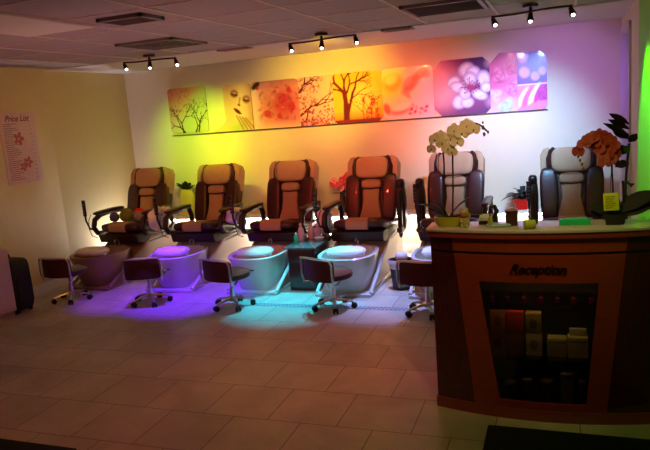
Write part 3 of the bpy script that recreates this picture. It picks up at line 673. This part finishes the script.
# ------------------------------------------------------------------ side cabinet with bottles
t = thing('side_cabinet', 'dark wooden side cabinet with a glass top between the middle chairs', 'cabinet', (2.94, -1.62, 0))
cm = mat('espresso_wood', '35150f', .3, var=.25, coat=.3, stretch=(1, 1, 6))
M().box(-.14, .14, .01, .62, 0, .415, cm, .006).obj('body', t); M().box(-.165, .165, -.02, .66, .415, .435, mat('smoked_glass', '4a5a58', .08, coat=.6), .004).obj('top', t)
d = M().box(-.125, .125, -.006, .012, .03, .27, cm, .004).obj('door', t); M().puff((.09, -.015, .16), (.018, .02, .018), CHROME, 2).obj('knob', d)
d = M().box(-.125, .125, -.006, .012, .285, .40, cm, .004).obj('drawer', t); M().puff((0, -.015, .34), (.018, .02, .018), CHROME, 2).obj('knob', d)
def bottle(x, y, z, r, h, mm, cap, lab, sc=1, name='lotion_bottle', grp=None):
    t = thing(name, lab, 'bottle', (x, y, z), 0, grp)
    M().lathe([(r*.9, 0), (r, .01), (r, h*.55), (r*.8, h*.68), (r*.35, h*.75), (r*.35, h*.8)], mm, seg=18).obj('body', t)
    M().lathe([(r*.45, h*.8), (r*.42, h*.93), (r*.15, h*.96), (r*.12, h)], cap, seg=14).obj('cap', t)
WB = mat('white_bottle', 'd8d0dc', .25, var=.05, coat=.3); LB = mat('lilac_bottle', 'b8a8c8', .25)
bottle(2.83, -1.30, .435, .032, .18, WB, WB, 'pale pump bottle behind the green bottle on the side cabinet', grp='pale bottles on the side cabinet')
bottle(2.90, -1.20, .435, .034, .17, WB, LB, 'pale lotion bottle, middle of the back row on the side cabinet', grp='pale bottles on the side cabinet')
bottle(2.98, -1.22, .435, .036, .16, LB, WB, 'lilac lotion bottle right of the pale ones on the side cabinet', grp='pale bottles on the side cabinet')
bottle(2.83, -1.44, .435, .022, .11, mat('green_bottle', '2c9a6a', .25), WB, 'small green bottle at the front of the side cabinet')
t = thing('wash_bowl', 'shallow white bowl at the right of the side cabinet top', 'bowl', (3.03, -1.33, .435))
M().lathe([(.025, 0), (.03, .004), (.05, .035), (.047, .035), (.028, .01)], WB).obj('bowl_body', t)

def crumple(name, lab, cat, loc, sz, mm, seed=1, rz=0, amp=.14, n=3):
    m = M(); m.puff((0, 0, sz[2]/2), sz, mm, n, nu=40, nv=22); r = random.Random(seed)
    ks = [(Vector((r.uniform(-1, 1), r.uniform(-1, 1), r.uniform(-1, 1))).normalized(), r.uniform(30, 90), r.uniform(0, 6)) for _ in range(7)]
    out = []
    for v in m.v:
        p = Vector(v); c = Vector((0, 0, sz[2]/2)); d = p-c
        q = sum(math.sin(k.dot(p)*fr_+ph) for k, fr_, ph in ks)/7*amp
        w_ = c+d*(1+q); w_.z = max(w_.z, 0); out.append(tuple(w_))
    m.v = out; o = m.obj(name, None, loc, rz); return tag(o, lab, cat)
PLB = mat('white_plastic_film', 'e6dcdc', .3, var=.08, alpha=1, coat=.4)
crumple('plastic_bag', 'crumpled white plastic bag hung over the right armrest of the leftmost chair', 'bag', (.99, -1.02, .50), (.15, .30, .26), PLB, 3, 0, .4)
crumple('towel_bundle', 'white wrapped towel bundle on the right armrest of the second chair', 'towel', (1.93, -.98, .56), (.17, .26, .17), PLB, 8, 0, .25, 2.4)
crumple('plastic_bag', 'white plastic bag bulging behind the bottles near the third chair armrest', 'bag', (2.98, -1.0, .435), (.14, .18, .25), PLB, 5, 0, .3)
# pompoms on the first chair
for (x, y, z, r, c_, nm) in ((.42, -1.09, .622, .055, '5a5a80', 'blue grey'), (.54, -1.02, .605, .08, '7a8030', 'large olive green'), (.69, -.99, .598, .062, '9a9088', 'pale grey'), (.60, -.86, .60, .07, 'd82818', 'bright red')):
    o = M(); o.puff((0, 0, r), (2*r, 2*r, 2*r), mat('plush_'+nm.split()[0], c_, .95, var=.3, scale=60, bump=1, bscale=90), 2, nu=30, nv=20)
    rr = random.Random(int(x*100)); o.v = [tuple(Vector((0, 0, r))+(Vector(v)-Vector((0, 0, r)))*rr.uniform(.93, 1.07)) for v in o.v]
    tag(o.obj('pompom', None, (x, y, z)), nm+' fuzzy ball on the seat of the leftmost chair', 'ball')

# waste bin right of chair 4, black suitcase and white cabinet at left
t = thing('waste_bin', 'tapered dark waste bin with a pale liner between the fourth and fifth chairs', 'bin', (3.88, -1.45, 0))
M().lathe([(.085, 0), (.09, .01), (.12, .27), (.125, .28), (.118, .28), (.088, .02)], mat('bin_grey', '3a3644', .5), seg=28, sx=1, sy=.8).obj('body', t)
m_ = M(); m_.lathe([(.116, .20), (.124, .285), (.128, .275), (.13, .245)], PLB, seg=28, sy=.8, caps=False); m_.puff((.0, .02, .30), (.12, .1, .09), PLB, 2.4); m_.obj('liner', t)
t = thing('suitcase', 'black soft suitcase standing behind the white cabinet at the left wall', 'suitcase', (.26, -2.53, 0))
bk_ = mat('black_nylon', '120e10', .7, var=.2, bump=.5)
M().puff((0, 0, .275), (.30, .24, .51), bk_, 7, nz=7).obj('body', t)
M().tube([(-.05, -.06, .525), (-.05, -.06, .555), (-.05, .06, .555), (-.05, .06, .525)], .01, BLACKP).obj('handle', t)
M().puff((.15, 0, .22), (.03, .18, .3), bk_, 6).obj('front_pocket', t)
for sx in (-1, 1):
    for sy in (-1, 1): M().lathe([(.02, -.012), (.02, .012)], RUBBER, T=TR(sx*.1, sy*.08, .02) @ RX(PI/2)).obj('wheel', t)
t = thing('low_cabinet', 'white low cabinet with a sloped top, cut off at the left edge', 'cabinet', (.29, -3.07, 0))
M().prism([(-.40, .07), (.38, .07), (.38, .66), (-.40, .86)], 0, -.16, .15, mat('cabinet_white', 'c8a49a', .4, var=.05), .008).obj('body', t)
M().box(-.15, .13, -.38, .36, 0, .07, mat('plinth_beige', 'a88a70', .5)).obj('plinth', t)
d = M().box(.15, .162, -.38, .36, .10, .55, mat('cabinet_white', 'c8a49a')).obj('door', t); M().box(.162, .175, -.36, -.34, .3, .42, CHROME, .004).obj('handle', d)

# ------------------------------------------------------------------ plants on the ledge
def grass_leaves(t, n, r0, L, mm, seed, wid=.012, droop=.6, z0=0, spread=1.0, name='leaf'):
    r = random.Random(seed)
    for k in range(n):
        a = 2*PI*k/n+r.uniform(-.3, .3); l_ = L*r.uniform(.7, 1.1); el = r.uniform(.5, 1.25)
        P = []; W = []
        for i in range(9):
            q = i/8; d = l_*q*math.cos(el)*spread; h = l_*(q*math.sin(el)-droop*q*q*.7)
            P.append((d*math.cos(a)+r0*math.cos(a), d*math.sin(a)+r0*math.sin(a), z0+h)); W.append(wid*(.4+1.6*q*(1-q)*2)*(1 if i < 8 else .1))
        M().sheet(P, W, mm, curl=.35).obj(name, t)
def pot(t, r, h, mm, square=False):
    o = M()
    if square: o.loft([ring(0, 0, r*.8, r*.8, 0, e=6), ring(0, 0, r, r, h*.95, e=6), ring(0, 0, r*1.06, r*1.06, h*.96, e=6), ring(0, 0, r*1.06, r*1.06, h, e=6), ring(0, 0, r*.9, r*.9, h, e=6), ring(0, 0, r*.85, r*.85, h*.9, e=6)], mm)
    else: o.lathe([(r*.7, 0), (r*.75, .005), (r, h*.93), (r*1.06, h*.94), (r*1.06, h), (r*.92, h), (r*.88, h*.88)], mm)
    po = o.obj('pot', t); M().lathe([(.002, h*.89), (r*.86, h*.89)], mat('potting_soil', '24160e', .95), caps=False).obj('soil', po)
t = thing('potted_plant', 'spiky leaved plant in a red pot on the ledge between the right chairs', 'plant', (4.91, -.125, .515))
pot(t, .095, .115, mat('red_glaze', 'c81818', .25, coat=.5), True); grass_leaves(t, 26, .01, .32, LEAF3, 4, .015, .75, .10, .8)
t = thing('potted_plant', 'dark leaved plant in a tall yellow vase on the ledge between the left chairs', 'plant', (.80, -.11, .515))
M().loft([ring(0, 0, .085, .06, 0), ring(0, 0, .10, .07, .1), ring(0, 0, .10, .07, .25), ring(0, 0, .075, .055, .33), ring(0, 0, .065, .05, .34)], mat('yellow_glaze', 'd8cc50', .4)).obj('vase', t)
grass_leaves(t, 12, .0, .19, LEAF3, 8, .030, .15, .30)
# bouquet by chair 4
t = thing('flower_vase', 'pink flowers in a dark vase left of the fourth chair', 'flowers', (2.90, -.12, .515))
M().lathe([(.04, 0), (.055, .03), (.06, .1), (.035, .18), (.03, .2), (.036, .21), (.03, .21)], mat('dark_vase', '3a1c20', .3)).obj('vase', t)
PK = mat('pink_petal', 'd84a6a', .6, var=.25, scale=40); PK2 = mat('pale_pink_petal', 'f0a0a8', .6, var=.2)
def bloom(m, T, r, mm, cen, n=5, wid=.5, cup=.25):
    for k in range(n):
        a = 2*PI*k/n; P = [(r*q*math.cos(a), r*q*math.sin(a), r*cup*q*q) for q in (0, .2, .45, .7, .88, 1)]
        m.sheet(P, [r*wid*v for v in (.25, .6, .95, 1, .75, .2)], mm, curl=.15, T=T)
    m.puff((0, 0, r*.08), (r*.3, r*.3, r*.3), cen, 2, T=T, nu=10, nv=6)
r = random.Random(3)
for k in range(12):
    x, y, z = r.uniform(-.12, .10), r.uniform(-.06, .05), r.uniform(.28, .44)
    M().tube([(0, 0, .18), (x*.5, y*.5, .18+(z-.18)*.6), (x, y, z)], .003, LEAF, 6).obj('stem', t)
    m = M(); bloom(m, TR(x, y, z) @ RX(1.1+r.uniform(-.5, .5)) @ RZ(r.uniform(0, 6)) @ RY(r.uniform(-.5, .5)), r.uniform(.035, .05), PK if k % 3 else PK2, PK2 if k % 3 else PK, 6); m.obj('blossom', t)
grass_leaves(t, 7, .0, .16, LEAF, 12, .02, .6, .2)

# ------------------------------------------------------------------ reception desk
XL, XRt, DT = 4.625, 5.73, 1.03
def fy(x):    # bowed front face
    u = (x-(XL+XRt)/2)/((XRt-XL)/2); return -3.775-.085*(1-u*u)
t = thing('reception_desk', 'cherry and mahogany reception desk with a glass display front', 'desk', (0, 0, 0))
def band(m, z0, z1, xa0, xb0, xa1, xb1, off, th, mm, n=16, T=None):
    # curved slab following the front; x limits at bottom (0) and top (1)
    vs = []; fs = []
    for j, (z, a, b) in enumerate(((z0, xa0, xb0), (z1, xa1, xb1))):
        for i in range(n+1):
            x = a+(b-a)*i/n; vs.append((x, fy(x)+off, z)); vs.append((x, fy(x)+off+th, z))
    k = 2*(n+1)
    for i in range(n):
        a = 2*i; fs += [(a, a+2, a+2+k, a+k), (a+1, a+1+k, a+3+k, a+3), (a, a+1, a+3, a+2), (a+k, a+2+k, a+3+k, a+1+k)]
    fs += [(0, k, k+1, 1), (2*n, 2*n+1, k+2*n+1, k+2*n)]
    m.add(vs, fs, mm, False)
# countertop
o = M(); n = 20
poly = [(XL-.02+(XRt-XL+.04)*i/n, fy(XL+(XRt-XL)*i/n)-.025) for i in range(n+1)]+[(XRt+.02, -3.60), (XL-.02, -3.60)]
o.prism(poly, 2, DT-.014, DT, COUNTER, .003); o.obj('countertop', t)
o = M(); poly = [(XL-.015+(XRt-XL+.03)*i/n, fy(XL+(XRt-XL)*i/n)-.018) for i in range(n+1)]+[(XRt+.015, -3.61), (XL-.015, -3.61)]; o.prism(poly, 2, DT-.045, DT-.014, CHERRY_H, .003); o.obj('counter_edge', t)
# top band, groove, panels
def lx(z): return 4.745+(4.845-4.745)*(1-z/.98)     # centre panel edges
def rx(z): return 5.60-(5.60-5.495)*(1-z/.98)
for nm, z0, z1 in (('upper_band', .912, DT-.045),):
    o = M(); band(o, z0, z1, lx(z0), rx(z0), lx(z1), rx(z1), 0, .02, CHERRY_H); o.obj(nm, t)
    o = M(); band(o, z0, z1, XL, lx(z0), XL, lx(z1), 0, .02, MAHOG, 4); o.obj('upper_side_band', t); o = M(); band(o, z0, z1, rx(z0), XRt, rx(z1), XRt, 0, .02, MAHOG, 4); o.obj('upper_side_band', t)
o = M(); band(o, .898, .912, XL, XRt, XL, XRt, .006, .014, GROOVE); o.obj('groove', t)
for a0, b0, a1, b1 in ((XL, lx(.06), XL, lx(.898)), (rx(.06), XRt, rx(.898), XRt)):
    o = M(); band(o, .06, .898, a0, b0, a1, b1, 0, .02, MAHOG, 5); o.obj('side_panel', t)
wz0, wz1 = .10, .755; wl0, wr0, wl1, wr1 = 4.972, 5.405, 4.882, 5.468
o = M()
band(o, wz1, .898, lx(wz1), rx(wz1), lx(.898), rx(.898), -.004, .022, CHERRY)
band(o, .06, wz0, lx(.06), rx(.06), lx(wz0), rx(wz0), -.004, .022, CHERRY)
band(o, wz0, wz1, lx(wz0), wl0, lx(wz1), wl1, -.004, .022, CHERRY, 5); band(o, wz0, wz1, wr0, rx(wz0), wr1, rx(wz1), -.004, .022, CHERRY, 5)
o.obj('front_frame', t)
o = M(); band(o, 0, .06, XL-.006, XRt+.006, XL-.006, XRt+.006, -.012, .035, CHERRY_H); o.obj('plinth', t)
o = M(); band(o, wz0-.005, wz1+.005, wl0-.005, wr0+.005, wl1-.005, wr1+.005, .008, .004, GLASSP); o.obj('glass_pane', t)
# carcass
DARKW = mat('cabinet_inside', '1c0c0a', .6)
o = M(); o.box(XL+.0, XL+.02, -3.775, -3.30, 0, DT-.045, MAHOG); o.box(XRt-.02, XRt, -3.775, -3.30, 0, DT-.045, MAHOG); o.box(XL+.02, XRt-.02, -3.50, -3.485, .04, DT-.045, DARKW); o.box(XL+.02, XRt-.02, -3.76, -3.485, .04, .06, DARKW)
o.box(XL+.02, XRt-.02, -3.485, -3.05, .72, .745, MAHOG); o.box(XL+.0, XL+.02, -3.30, -3.05, 0, .745, MAHOG); o.box(XRt-.02, XRt, -3.30, -3.05, 0, .745, MAHOG)
o.box(4.80, 4.815, -3.755, -3.5, .06, .9, DARKW); o.box(5.53, 5.545, -3.755, -3.5, .06, .9, DARKW)
o.obj('carcass', t)
SHZ = (.315, .60)
for z in SHZ: M().box(4.815, 5.53, -3.80, -3.50, z-.012, z, CLEAR).obj('shelf', t)
me = text_mesh('Reception', .070, GOLD_T, .0015, .45, .0016, .95); o = bpy.data.objects.new('lettering', me); C.objects.link(o); o.parent = t
o.matrix_local = TR(5.175, fy(5.175)-.0065, .826) @ RX(PI/2)
# slim glowing bar added inside the display to brighten the products
lt = thing('display_fill', 'slim glowing bar added inside the top of the desk display to brighten the goods', 'light', (5.17, -3.775, .875))
M().box(-.2, .2, -.015, .015, 0, .012, BLACKP, .002).obj('housing', lt); M().box(-.19, .19, -.01, .01, -.004, 0, mat('display_fill_tube', 'ffffff', .4, emit='ffd890', es=26)).obj('tube', lt)
# products behind the glass
def carton(x, z, w, h, d, col, lab, y=-3.74, pattern=None, cap=None, grp='cartons behind the desk glass'):
    t = thing('product_box', lab, 'box', (x, y, z), random.uniform(-.05, .05), grp)
    M().box(-w/2, w/2, 0, d, 0, h, mat('carton_'+col, col, .45, var=.1), .003).obj('carton', t)
    o = M(); c2 = mat('carton_mark_'+(cap or 'c8b070'), cap or 'c8b070', .5)
    if pattern == 'zig':
        for k in range(6):
            x0 = -w/2+.006+k*(w-.012)/6; q = (w-.012)/6; o.prism([(x0, h*.72), (x0+q/2, h*.9), (x0+q, h*.72), (x0+q*.5, h*.80)], 1, -.0015, .002, c2)
        o.obj('zigzag_pattern', t)
    elif pattern == 'oval': o.puff((0, -.0, h*.5), (w*.5, .003, h*.5), c2, 2, nu=20, nv=10); o.obj('front_mark', t)
Y0 = SHZ[0]
carton(4.965, Y0+.125, .085, .125, .07, 'd89030', 'orange yellow carton, top left behind the desk glass', pattern='oval', cap='a06020')
carton(4.96, Y0, .085, .122, .07, '8a3020', 'dull red carton under the orange yellow one behind the glass', pattern='oval', cap='5a1810')
carton(5.055, Y0+.120, .088, .125, .07, 'e04020', 'bright red orange carton in the upper row behind the glass')
carton(5.055, Y0, .088, .117, .07, '7a3c30', 'brown carton under the bright red orange one')
carton(5.148, Y0+.125, .08, .11, .07, 'c0a850', 'yellow green carton, third in the upper row behind the glass', pattern='oval', cap='707038')
carton(5.148, Y0, .082, .122, .07, 'd8d098', 'cream carton with a round mark under the yellow green one', pattern='oval', cap='a89858')
carton(5.265, Y0, .098, .10, .07, 'd0c880', 'cream carton with a dark zigzag, left of the zigzag pair', pattern='zig', cap='141010')
carton(5.37, Y0, .10, .11, .07, 'd0c880', 'cream carton with a dark zigzag, right of the zigzag pair', pattern='zig', cap='141010')
tag(M().box(-.042, .042, 0, .03, 0, .04, mat('card_white', 'c8c4a8', .5), .002).obj('name_card', None, (5.37, -3.71, Y0+.112)), 'small white card lying on top of the zigzag cartons', 'card')
o = bpy.data.objects['name_card']; o.location.z = Y0+.111
o.data.transform(Matrix.Scale(1, 4)); 
for v in o.data.vertices: v.co.z = v.co.z*.9
for k, (x, r_, h, c_, lab) in enumerate(((5.02, .028, .10, '5a3a30', 'dark brown jar at the lower left behind the desk glass'), (5.11, .026, .12, '4a3028', 'slim dark jar left of the lower centre jar'), (5.21, .034, .12, '6a5a38', 'amber jar at the lower centre behind the glass'), (5.315, .036, .17, 'a8a080', 'tall pale tumbler at the lower right behind the glass'), (5.39, .02, .13, '5a4a40', 'thin dark bottle right of the tall pale tumbler'))):
    t2 = thing('display_jar', lab, 'jar', (x, -3.73, .06), 0, 'jars on the bottom of the display')
    M().lathe([(r_*.85, 0), (r_*.9, .006), (r_, h*.85), (r_, h*.86)], mat('jar_%d' % k, c_, .3), seg=20).obj('body', t2); M().lathe([(r_*1.04, h*.86), (r_*1.04, h*.98), (r_*.9, h)], mat('jar_lid', '8a8070', .4), seg=20).obj('lid', t2)
for k in range(7):
    x = 4.93+.085*k; t2 = thing('polish_bottle', 'tiny dark polish bottle on the top display shelf', 'bottle', (x, -3.70, SHZ[1]), 0, 'polish bottles on the top display shelf')
    M().lathe([(.014, 0), (.016, .004), (.016, .03), (.008, .036)], mat('polish_%d' % (k % 3), ['5a1020', '3a1838', '601a14'][k % 3], .2), seg=14).obj('body', t2); M().lathe([(.008, .036), (.007, .07)], BLACKP, seg=12).obj('cap', t2)

# ------------------------------------------------------------------ things on the desk top
ORW = mat('ivory_petal', 'fae8c8', .6, var=.12); ORC = mat('orchid_lip', '8a5a20', .5); ORR = mat('rust_petal', '98321c', .6, var=.25, scale=50); STEM = mat('orchid_stem', '3a2a18', .5)
def catmull(P, n=8):
    P = [Vector(p) for p in P]; out = []
    for i in range(len(P)-1):
        p0, p1, p2, p3 = P[max(i-1, 0)], P[i], P[i+1], P[min(i+2, len(P)-1)]
        for k in range(n): q = k/n; out.append(.5*((2*p1)+(-p0+p2)*q+(2*p0-5*p1+4*p2-p3)*q*q+(-p0+3*p1-3*p2+p3)*q**3))
    return out+[P[-1]]
def orchid_bloom(T, r, mm, parent):
    m = M()
    for a, L, w_ in ((.0, 1.0, .42), (PI*.5-.25, 0, 0), (2.25, .95, .36), (-2.25, .95, .36)):
        if L == 0: continue
        P = [(r*L*q*math.sin(a), r*L*q*math.cos(a), .06*r*math.sin(q*3)) for q in (0, .2, .5, .75, .92, 1)]; m.sheet(P, [r*w_*v for v in (.2, .7, 1, .9, .55, .1)], mm, curl=.12, T=T)
    for s in (-1, 1):
        P = [(s*r*q, r*(.12*q), .03*r+.05*r*math.sin(q*3)) for q in (0, .2, .5, .75, .92, 1)]; m.sheet(P, [r*.62*v for v in (.2, .75, 1, .92, .6, .1)], mm, curl=.10, T=T)
    m.puff((0, -.12*r, .12*r), (.22*r, .34*r, .22*r), ORC, 2, T=T, nu=12, nv=8)
    return m.obj('blossom', parent)
def face_cam(p, tilt=0, az=0):   # blossoms turned towards the room, slightly spread
    return TR(*p) @ RZ(az) @ RX(PI/2-.15+tilt)
YD = -3.72
t = thing('white_orchid', 'ivory orchid with two tall stems in a yellow green pot on the desk', 'orchid', (4.72, YD, DT))
M().loft([ring(0, 0, .06, .04, 0, e=3), ring(0, 0, .075, .05, .03, e=3), ring(0, 0, .078, .052, .055, e=3), ring(0, 0, .068, .044, .055, e=3), ring(0, 0, .06, .04, .045, e=3)], mat('yellowgreen_pot', 'b8b838', .3)).obj('pot', t)
s1 = catmull([(-.02, 0, .04), (-.018, .0, .2), (-.012, 0, .36), (-.02, -.01, .44), (-.05, -.02, .46)])
s2 = catmull([(.02, 0, .04), (.03, 0, .2), (.035, 0, .36), (.045, 0, .46), (.09, 0, .53), (.15, -.01, .545), (.19, -.01, .53), (.22, -.01, .50)])
M().tube(s1, .0045, STEM, 8).obj('stem', t); M().tube(s2, .0045, STEM, 8).obj('stem', t)
for (x, z, r_, az, ti) in ((-.068, .425, .030, -.4, .2), (-.045, .475, .036, -.2, 0), (-.010, .455, .036, .1, .2), (-.015, .49, .034, 0, 0), (.020, .425, .036, .2, .2), (.035, .475, .040, -.1, .1), (.055, .515, .040, 0, 0), (.07, .455, .036, .3, .1), (.095, .50, .038, .2, .1), (.12, .535, .040, 0, 0), (.155, .515, .036, .3, .1), (.04, .405, .030, .1, .3)):
    orchid_bloom(face_cam((x, -.03-.01*(r_*100 % 2), z), ti, az), r_, ORW, t)
m = M()
for (x, z, s_) in ((.20, .52, .011), (.205, .485, .010), (.225, .495, .008), (.20, .545, .007)): m.puff((x, -.01, z), (s_*1.4, s_*1.4, s_*2.2), LEAF2, 2, nu=12, nv=8)
m.obj('bud', t)
for (a, L, up_) in ((-2.9, .17, .10), (-2.4, .12, .13), (-.3, .19, .02), (.1, .15, .14), (2.8, .13, .05), (-.9, .12, .02)):
    P = [(L*q*math.cos(a), .04*q*math.sin(a), .045+up_*q*(1.4-.6*q)) for q in [i/8 for i in range(9)]]
    M().sheet(P, [.022*v for v in (.4, .7, .95, 1.1, 1.15, 1.1, .9, .6, .08)], LEAF, curl=.3).obj('leaf', t)
# lucky cat figurine: plain seated cat
t = thing('cat_figurine', 'small pale green seated cat figurine between the orchid pot and the squat bottle', 'figurine', (4.812, YD-.05, DT))
CJ = mat('cat_ceramic', 'b8b068', .3, var=.15, coat=.4)
m = M(); m.puff((0, 0, .032), (.052, .045, .066), CJ, 2.4); m.puff((-.014, -.02, .010), (.018, .026, .018), CJ, 2); m.puff((.014, -.02, .010), (.018, .026, .018), CJ, 2); m.tube([(.02, -.005, .045), (.027, -.012, .062), (.025, -.014, .08)], .007, CJ); m.tube([(-.018, -.012, .045), (-.014, -.022, .03)], .007, CJ); m.obj('body', t)
m = M(); m.puff((0, -.002, .078), (.044, .04, .038), CJ, 2.2)
for s in (-1, 1): m.lathe([(.009, 0), (.001, .016)], CJ, (s*.013, 0, .092), 10)
hd = m.obj('head', t); m = M()
for s in (-1, 1): m.puff((s*.009, -.021, .081), (.006, .003, .007), BLACKP, 2, nu=10, nv=6)
m.puff((0, -.022, .075), (.004, .004, .003), mat('cat_nose', 'a03028', .4), 2, nu=8, nv=6); m.obj('eyes', hd)
t2 = M().lathe([(.022, 0), (.024, .005), (.022, .01)], mat('cat_collar', 'a82820', .4), (0, 0, .056), 20).obj('collar', t)
bottle(4.945, YD-.05, DT, .013, .075, mat('yellow_bottle', 'b0b048', .3), mat('yellow_cap', '888038', .3), 'tiny yellow bottle on the desk between the cat and the brown cup', name='small_bottle')
t = thing('brown_cup', 'dark brown cup with a pale rim near the middle of the desk top', 'cup', (5.05, YD, DT))
M().lathe([(.028, 0), (.031, .004), (.033, .08), (.029, .08), (.027, .008)], mat('cup_brown', '4a1c18', .4)).obj('body', t); M().lathe([(.033, .080), (.034, .083), (.031, .086), (.029, .08)], mat('cup_rim', 'd8a8b0', .4)).obj('rim', t)
t = thing('telephone', 'black and white telephone handset standing left of the brown cup on the desk', 'telephone', (4.925, YD+.05, DT))
M().prism([(-.035, 0), (.04, 0), (.04, .04), (-.035, .02)], 0, -.05, .05, BLACKP, .006).obj('base', t)
M().tube([(.035, 0, .035), (.045, -.005, .07), (.035, -.01, .095), (.01, -.01, .10)], [.012, .013, .012, .010], BLACKP).obj('handset', t)
M().box(-.045, .02, -.03, .02, .032, .05, mat('phone_white', 'e0e0e8', .3), .004, T=RX(.3)).obj('screen', t)
t = thing('paper_roll', 'small yellow green ribbon roll lying over the front edge of the desk', 'ribbon', (5.145, YD-.11, DT))
M().lathe([(.012, -.028), (.022, -.026), (.024, 0), (.022, .026), (.012, .028)], mat('lime_ribbon', 'b0b838', .6), T=TR(0, 0, .024) @ RZ(.3) @ RY(PI/2), seg=22).obj('roll', t)
m = M()
for k in range(5): m.puff((.01*k-.01, .03+.006*(k % 2), .02+.01*(k % 3)), (.018, .014, .03), BLACKP, 2, nu=10, nv=8)
m.obj('bow', t)
tag(M().puff((0, 0, .008), (.13, .09, .016), mat('glass_plate', 'a8d0d8', .1, coat=.5), 5, nz=3).obj('glass_tray', None, (5.0, YD+.04, DT)), 'flat pale blue glass tray under the telephone and cup', 'tray')
bpy.data.objects['glass_tray'].location = (4.985, YD-.02, DT)
t = thing('card_holder', 'small box coloured as if lit green, in front of the rightmost chair on the desk', 'box', (5.36, YD, DT))  # green light falling on the box is put into its base colours
M().box(-.075, .075, -.025, .025, 0, .028, mat('green_lit_box', '20c878', .3), .004).obj('tray_body', t); M().box(-.06, .06, -.01, .01, .028, .032, mat('green_lit_card', '60e0a0', .4)).obj('cards', t)
t = thing('pen_tray', 'small clear tray right of the green lit box on the desk', 'tray', (5.475, YD, DT))
M().loft([ring(0, 0, .04, .025, 0, e=6), ring(0, 0, .045, .03, .028, e=6), ring(0, 0, .042, .027, .028, e=6), ring(0, 0, .038, .023, .006, e=6)], mat('clear_tray', 'b8b8c0', .15)).obj('body', t)
M().tube([(-.03, 0, .03), (.035, .005, .032)], .004, BLACKP).obj('pen', t)
# rust red orchid with the yellow tag
t = thing('red_orchid', 'rust red orchid arching over the desk with a yellow tag hanging from it', 'orchid', (5.545, YD, DT))
M().loft([ring(0, 0, .045, .035, 0, e=3), ring(0, 0, .06, .045, .05, e=3), ring(0, 0, .062, .047, .055, e=3), ring(0, 0, .05, .038, .05, e=3)], mat('dark_pot', '1c1414', .4)).obj('pot', t)
s1 = catmull([(0, 0, .04), (-.005, 0, .15), (-.01, 0, .26), (-.02, -.01, .38), (-.06, -.02, .43), (-.11, -.03, .43), (-.16, -.03, .38)])
M().tube(s1, .0045, STEM, 8).obj('stem', t); M().tube(catmull([(.045, .01, 0.03), (.045, .01, .12), (.04, .01, .215)]), .006, BLACKP, 8).obj('stake', t)
rr = random.Random(9)
for (x, z) in ((-.165, .375), (-.14, .41), (-.12, .43), (-.10, .44), (-.07, .45), (-.09, .41), (-.045, .44), (-.02, .42), (-.05, .40), (-.02, .38), (-.005, .395), (0, .355), (-.02, .33), (-.05, .35), (-.045, .315), (-.01, .32), (-.07, .38)):
    orchid_bloom(face_cam((x, -.03-.02*rr.random(), z), rr.uniform(-.1, .4), rr.uniform(-.6, .6)), .033, ORR, t)
m = M()
for k in range(4): m.puff((-.165+.008*k, -.03, .35-.02*k), (.012, .012, .018), ORC, 2, nu=10, nv=6)
m.obj('bud', t)
tg = M().box(-.035, .035, -.002, .0, -.088, 0, mat('yellow_tag', 'dcf028', .5), .001, T=TR(-.02, -.055, .165) @ RY(-.05)).obj('tag', t)
m = M()
for k in range(6): m.box(-.026, .02-.006*(k % 3), -.0035, -.0015, -.02-.011*k, -.017-.011*k, mat('tag_mark', '7a8820', .6), T=TR(-.02, -.055, .165) @ RY(-.05))
m.obj('tag_marks', tg); M().tube([(-.02, -.055, .165), (-.018, -.03, .23), (-.012, 0, .28)], .0015, STEM, 6).obj('tag_string', tg)
for (a, L, up_, w_) in ((.0, .20, .10, .035), (-.35, .17, .03, .03), (.5, .15, .05, .03), (2.9, .12, .02, .028), (-2.7, .13, .04, .026), (.25, .22, .05, .03)):
    P = [(L*q*math.cos(a), .05*q*math.sin(a), .05+up_*q*(1.5-.5*q)) for q in [i/8 for i in range(9)]]
    M().sheet(P, [w_*v for v in (.3, .6, .9, 1.1, 1.15, 1.1, .9, .6, .08)], LEAF3, up=(0, -.8, .6), curl=.3).obj('leaf', t)
# climbing plant on the right wall trim, above the orchid
t = thing('tall_leafy_plant', 'dark broad leaved plant standing in the corner behind the red orchid', 'plant', (5.70, -2.72, 0))
pot(t, .12, .24, mat('clay_pot', '5a3428', .7)); M().tube(catmull([(0, 0, .2), (.01, 0, .6), (-.02, 0, 1.0), (0, 0, 1.35)]), .008, STEM, 8).obj('stem', t)
for (z, a, L, w_) in ((1.44, PI, .12, .024), (1.47, 2.6, .13, .024), (1.40, PI+.3, .16, .022), (1.38, PI-.4, .10, .03), (1.36, -1.2, .10, .03), (1.30, PI+.3, .10, .035), (1.30, -2, .10, .032), (1.22, PI, .08, .03), (1.1, -1.5, .08, .03), (1.0, -2, .1, .03)):
    P = [(L*q*math.cos(a), L*q*math.sin(a), z+.3*L*q-.5*L*q*q*(1 if z < 1.3 else .1)+(.3*L*q if z > 1.3 else 0)) for q in [i/8 for i in range(9)]]
    M().sheet(P, [w_*.75*v for v in (.3, .5, .9, 1.1, 1.15, 1.1, .9, .5, .08)], LEAF3, up=(.2, -1, .25), curl=.3).obj('leaf', t)

# ------------------------------------------------------------------ mats
MT = mat('dark_mat', '0d0b0a', .95, var=.3, bump=1, bscale=150)
tag(M().box(4.92, 6.1, -5.0, -3.975, 0, .012, MT, .004).obj('floor_mat'), 'black floor mat in front of the reception desk', 'mat')
tag(M().box(1.4, 2.82, -5.6, -4.66, 0, .012, MT, .004).obj('floor_mat'), 'dark floor mat at the lower left corner of the photo', 'mat')
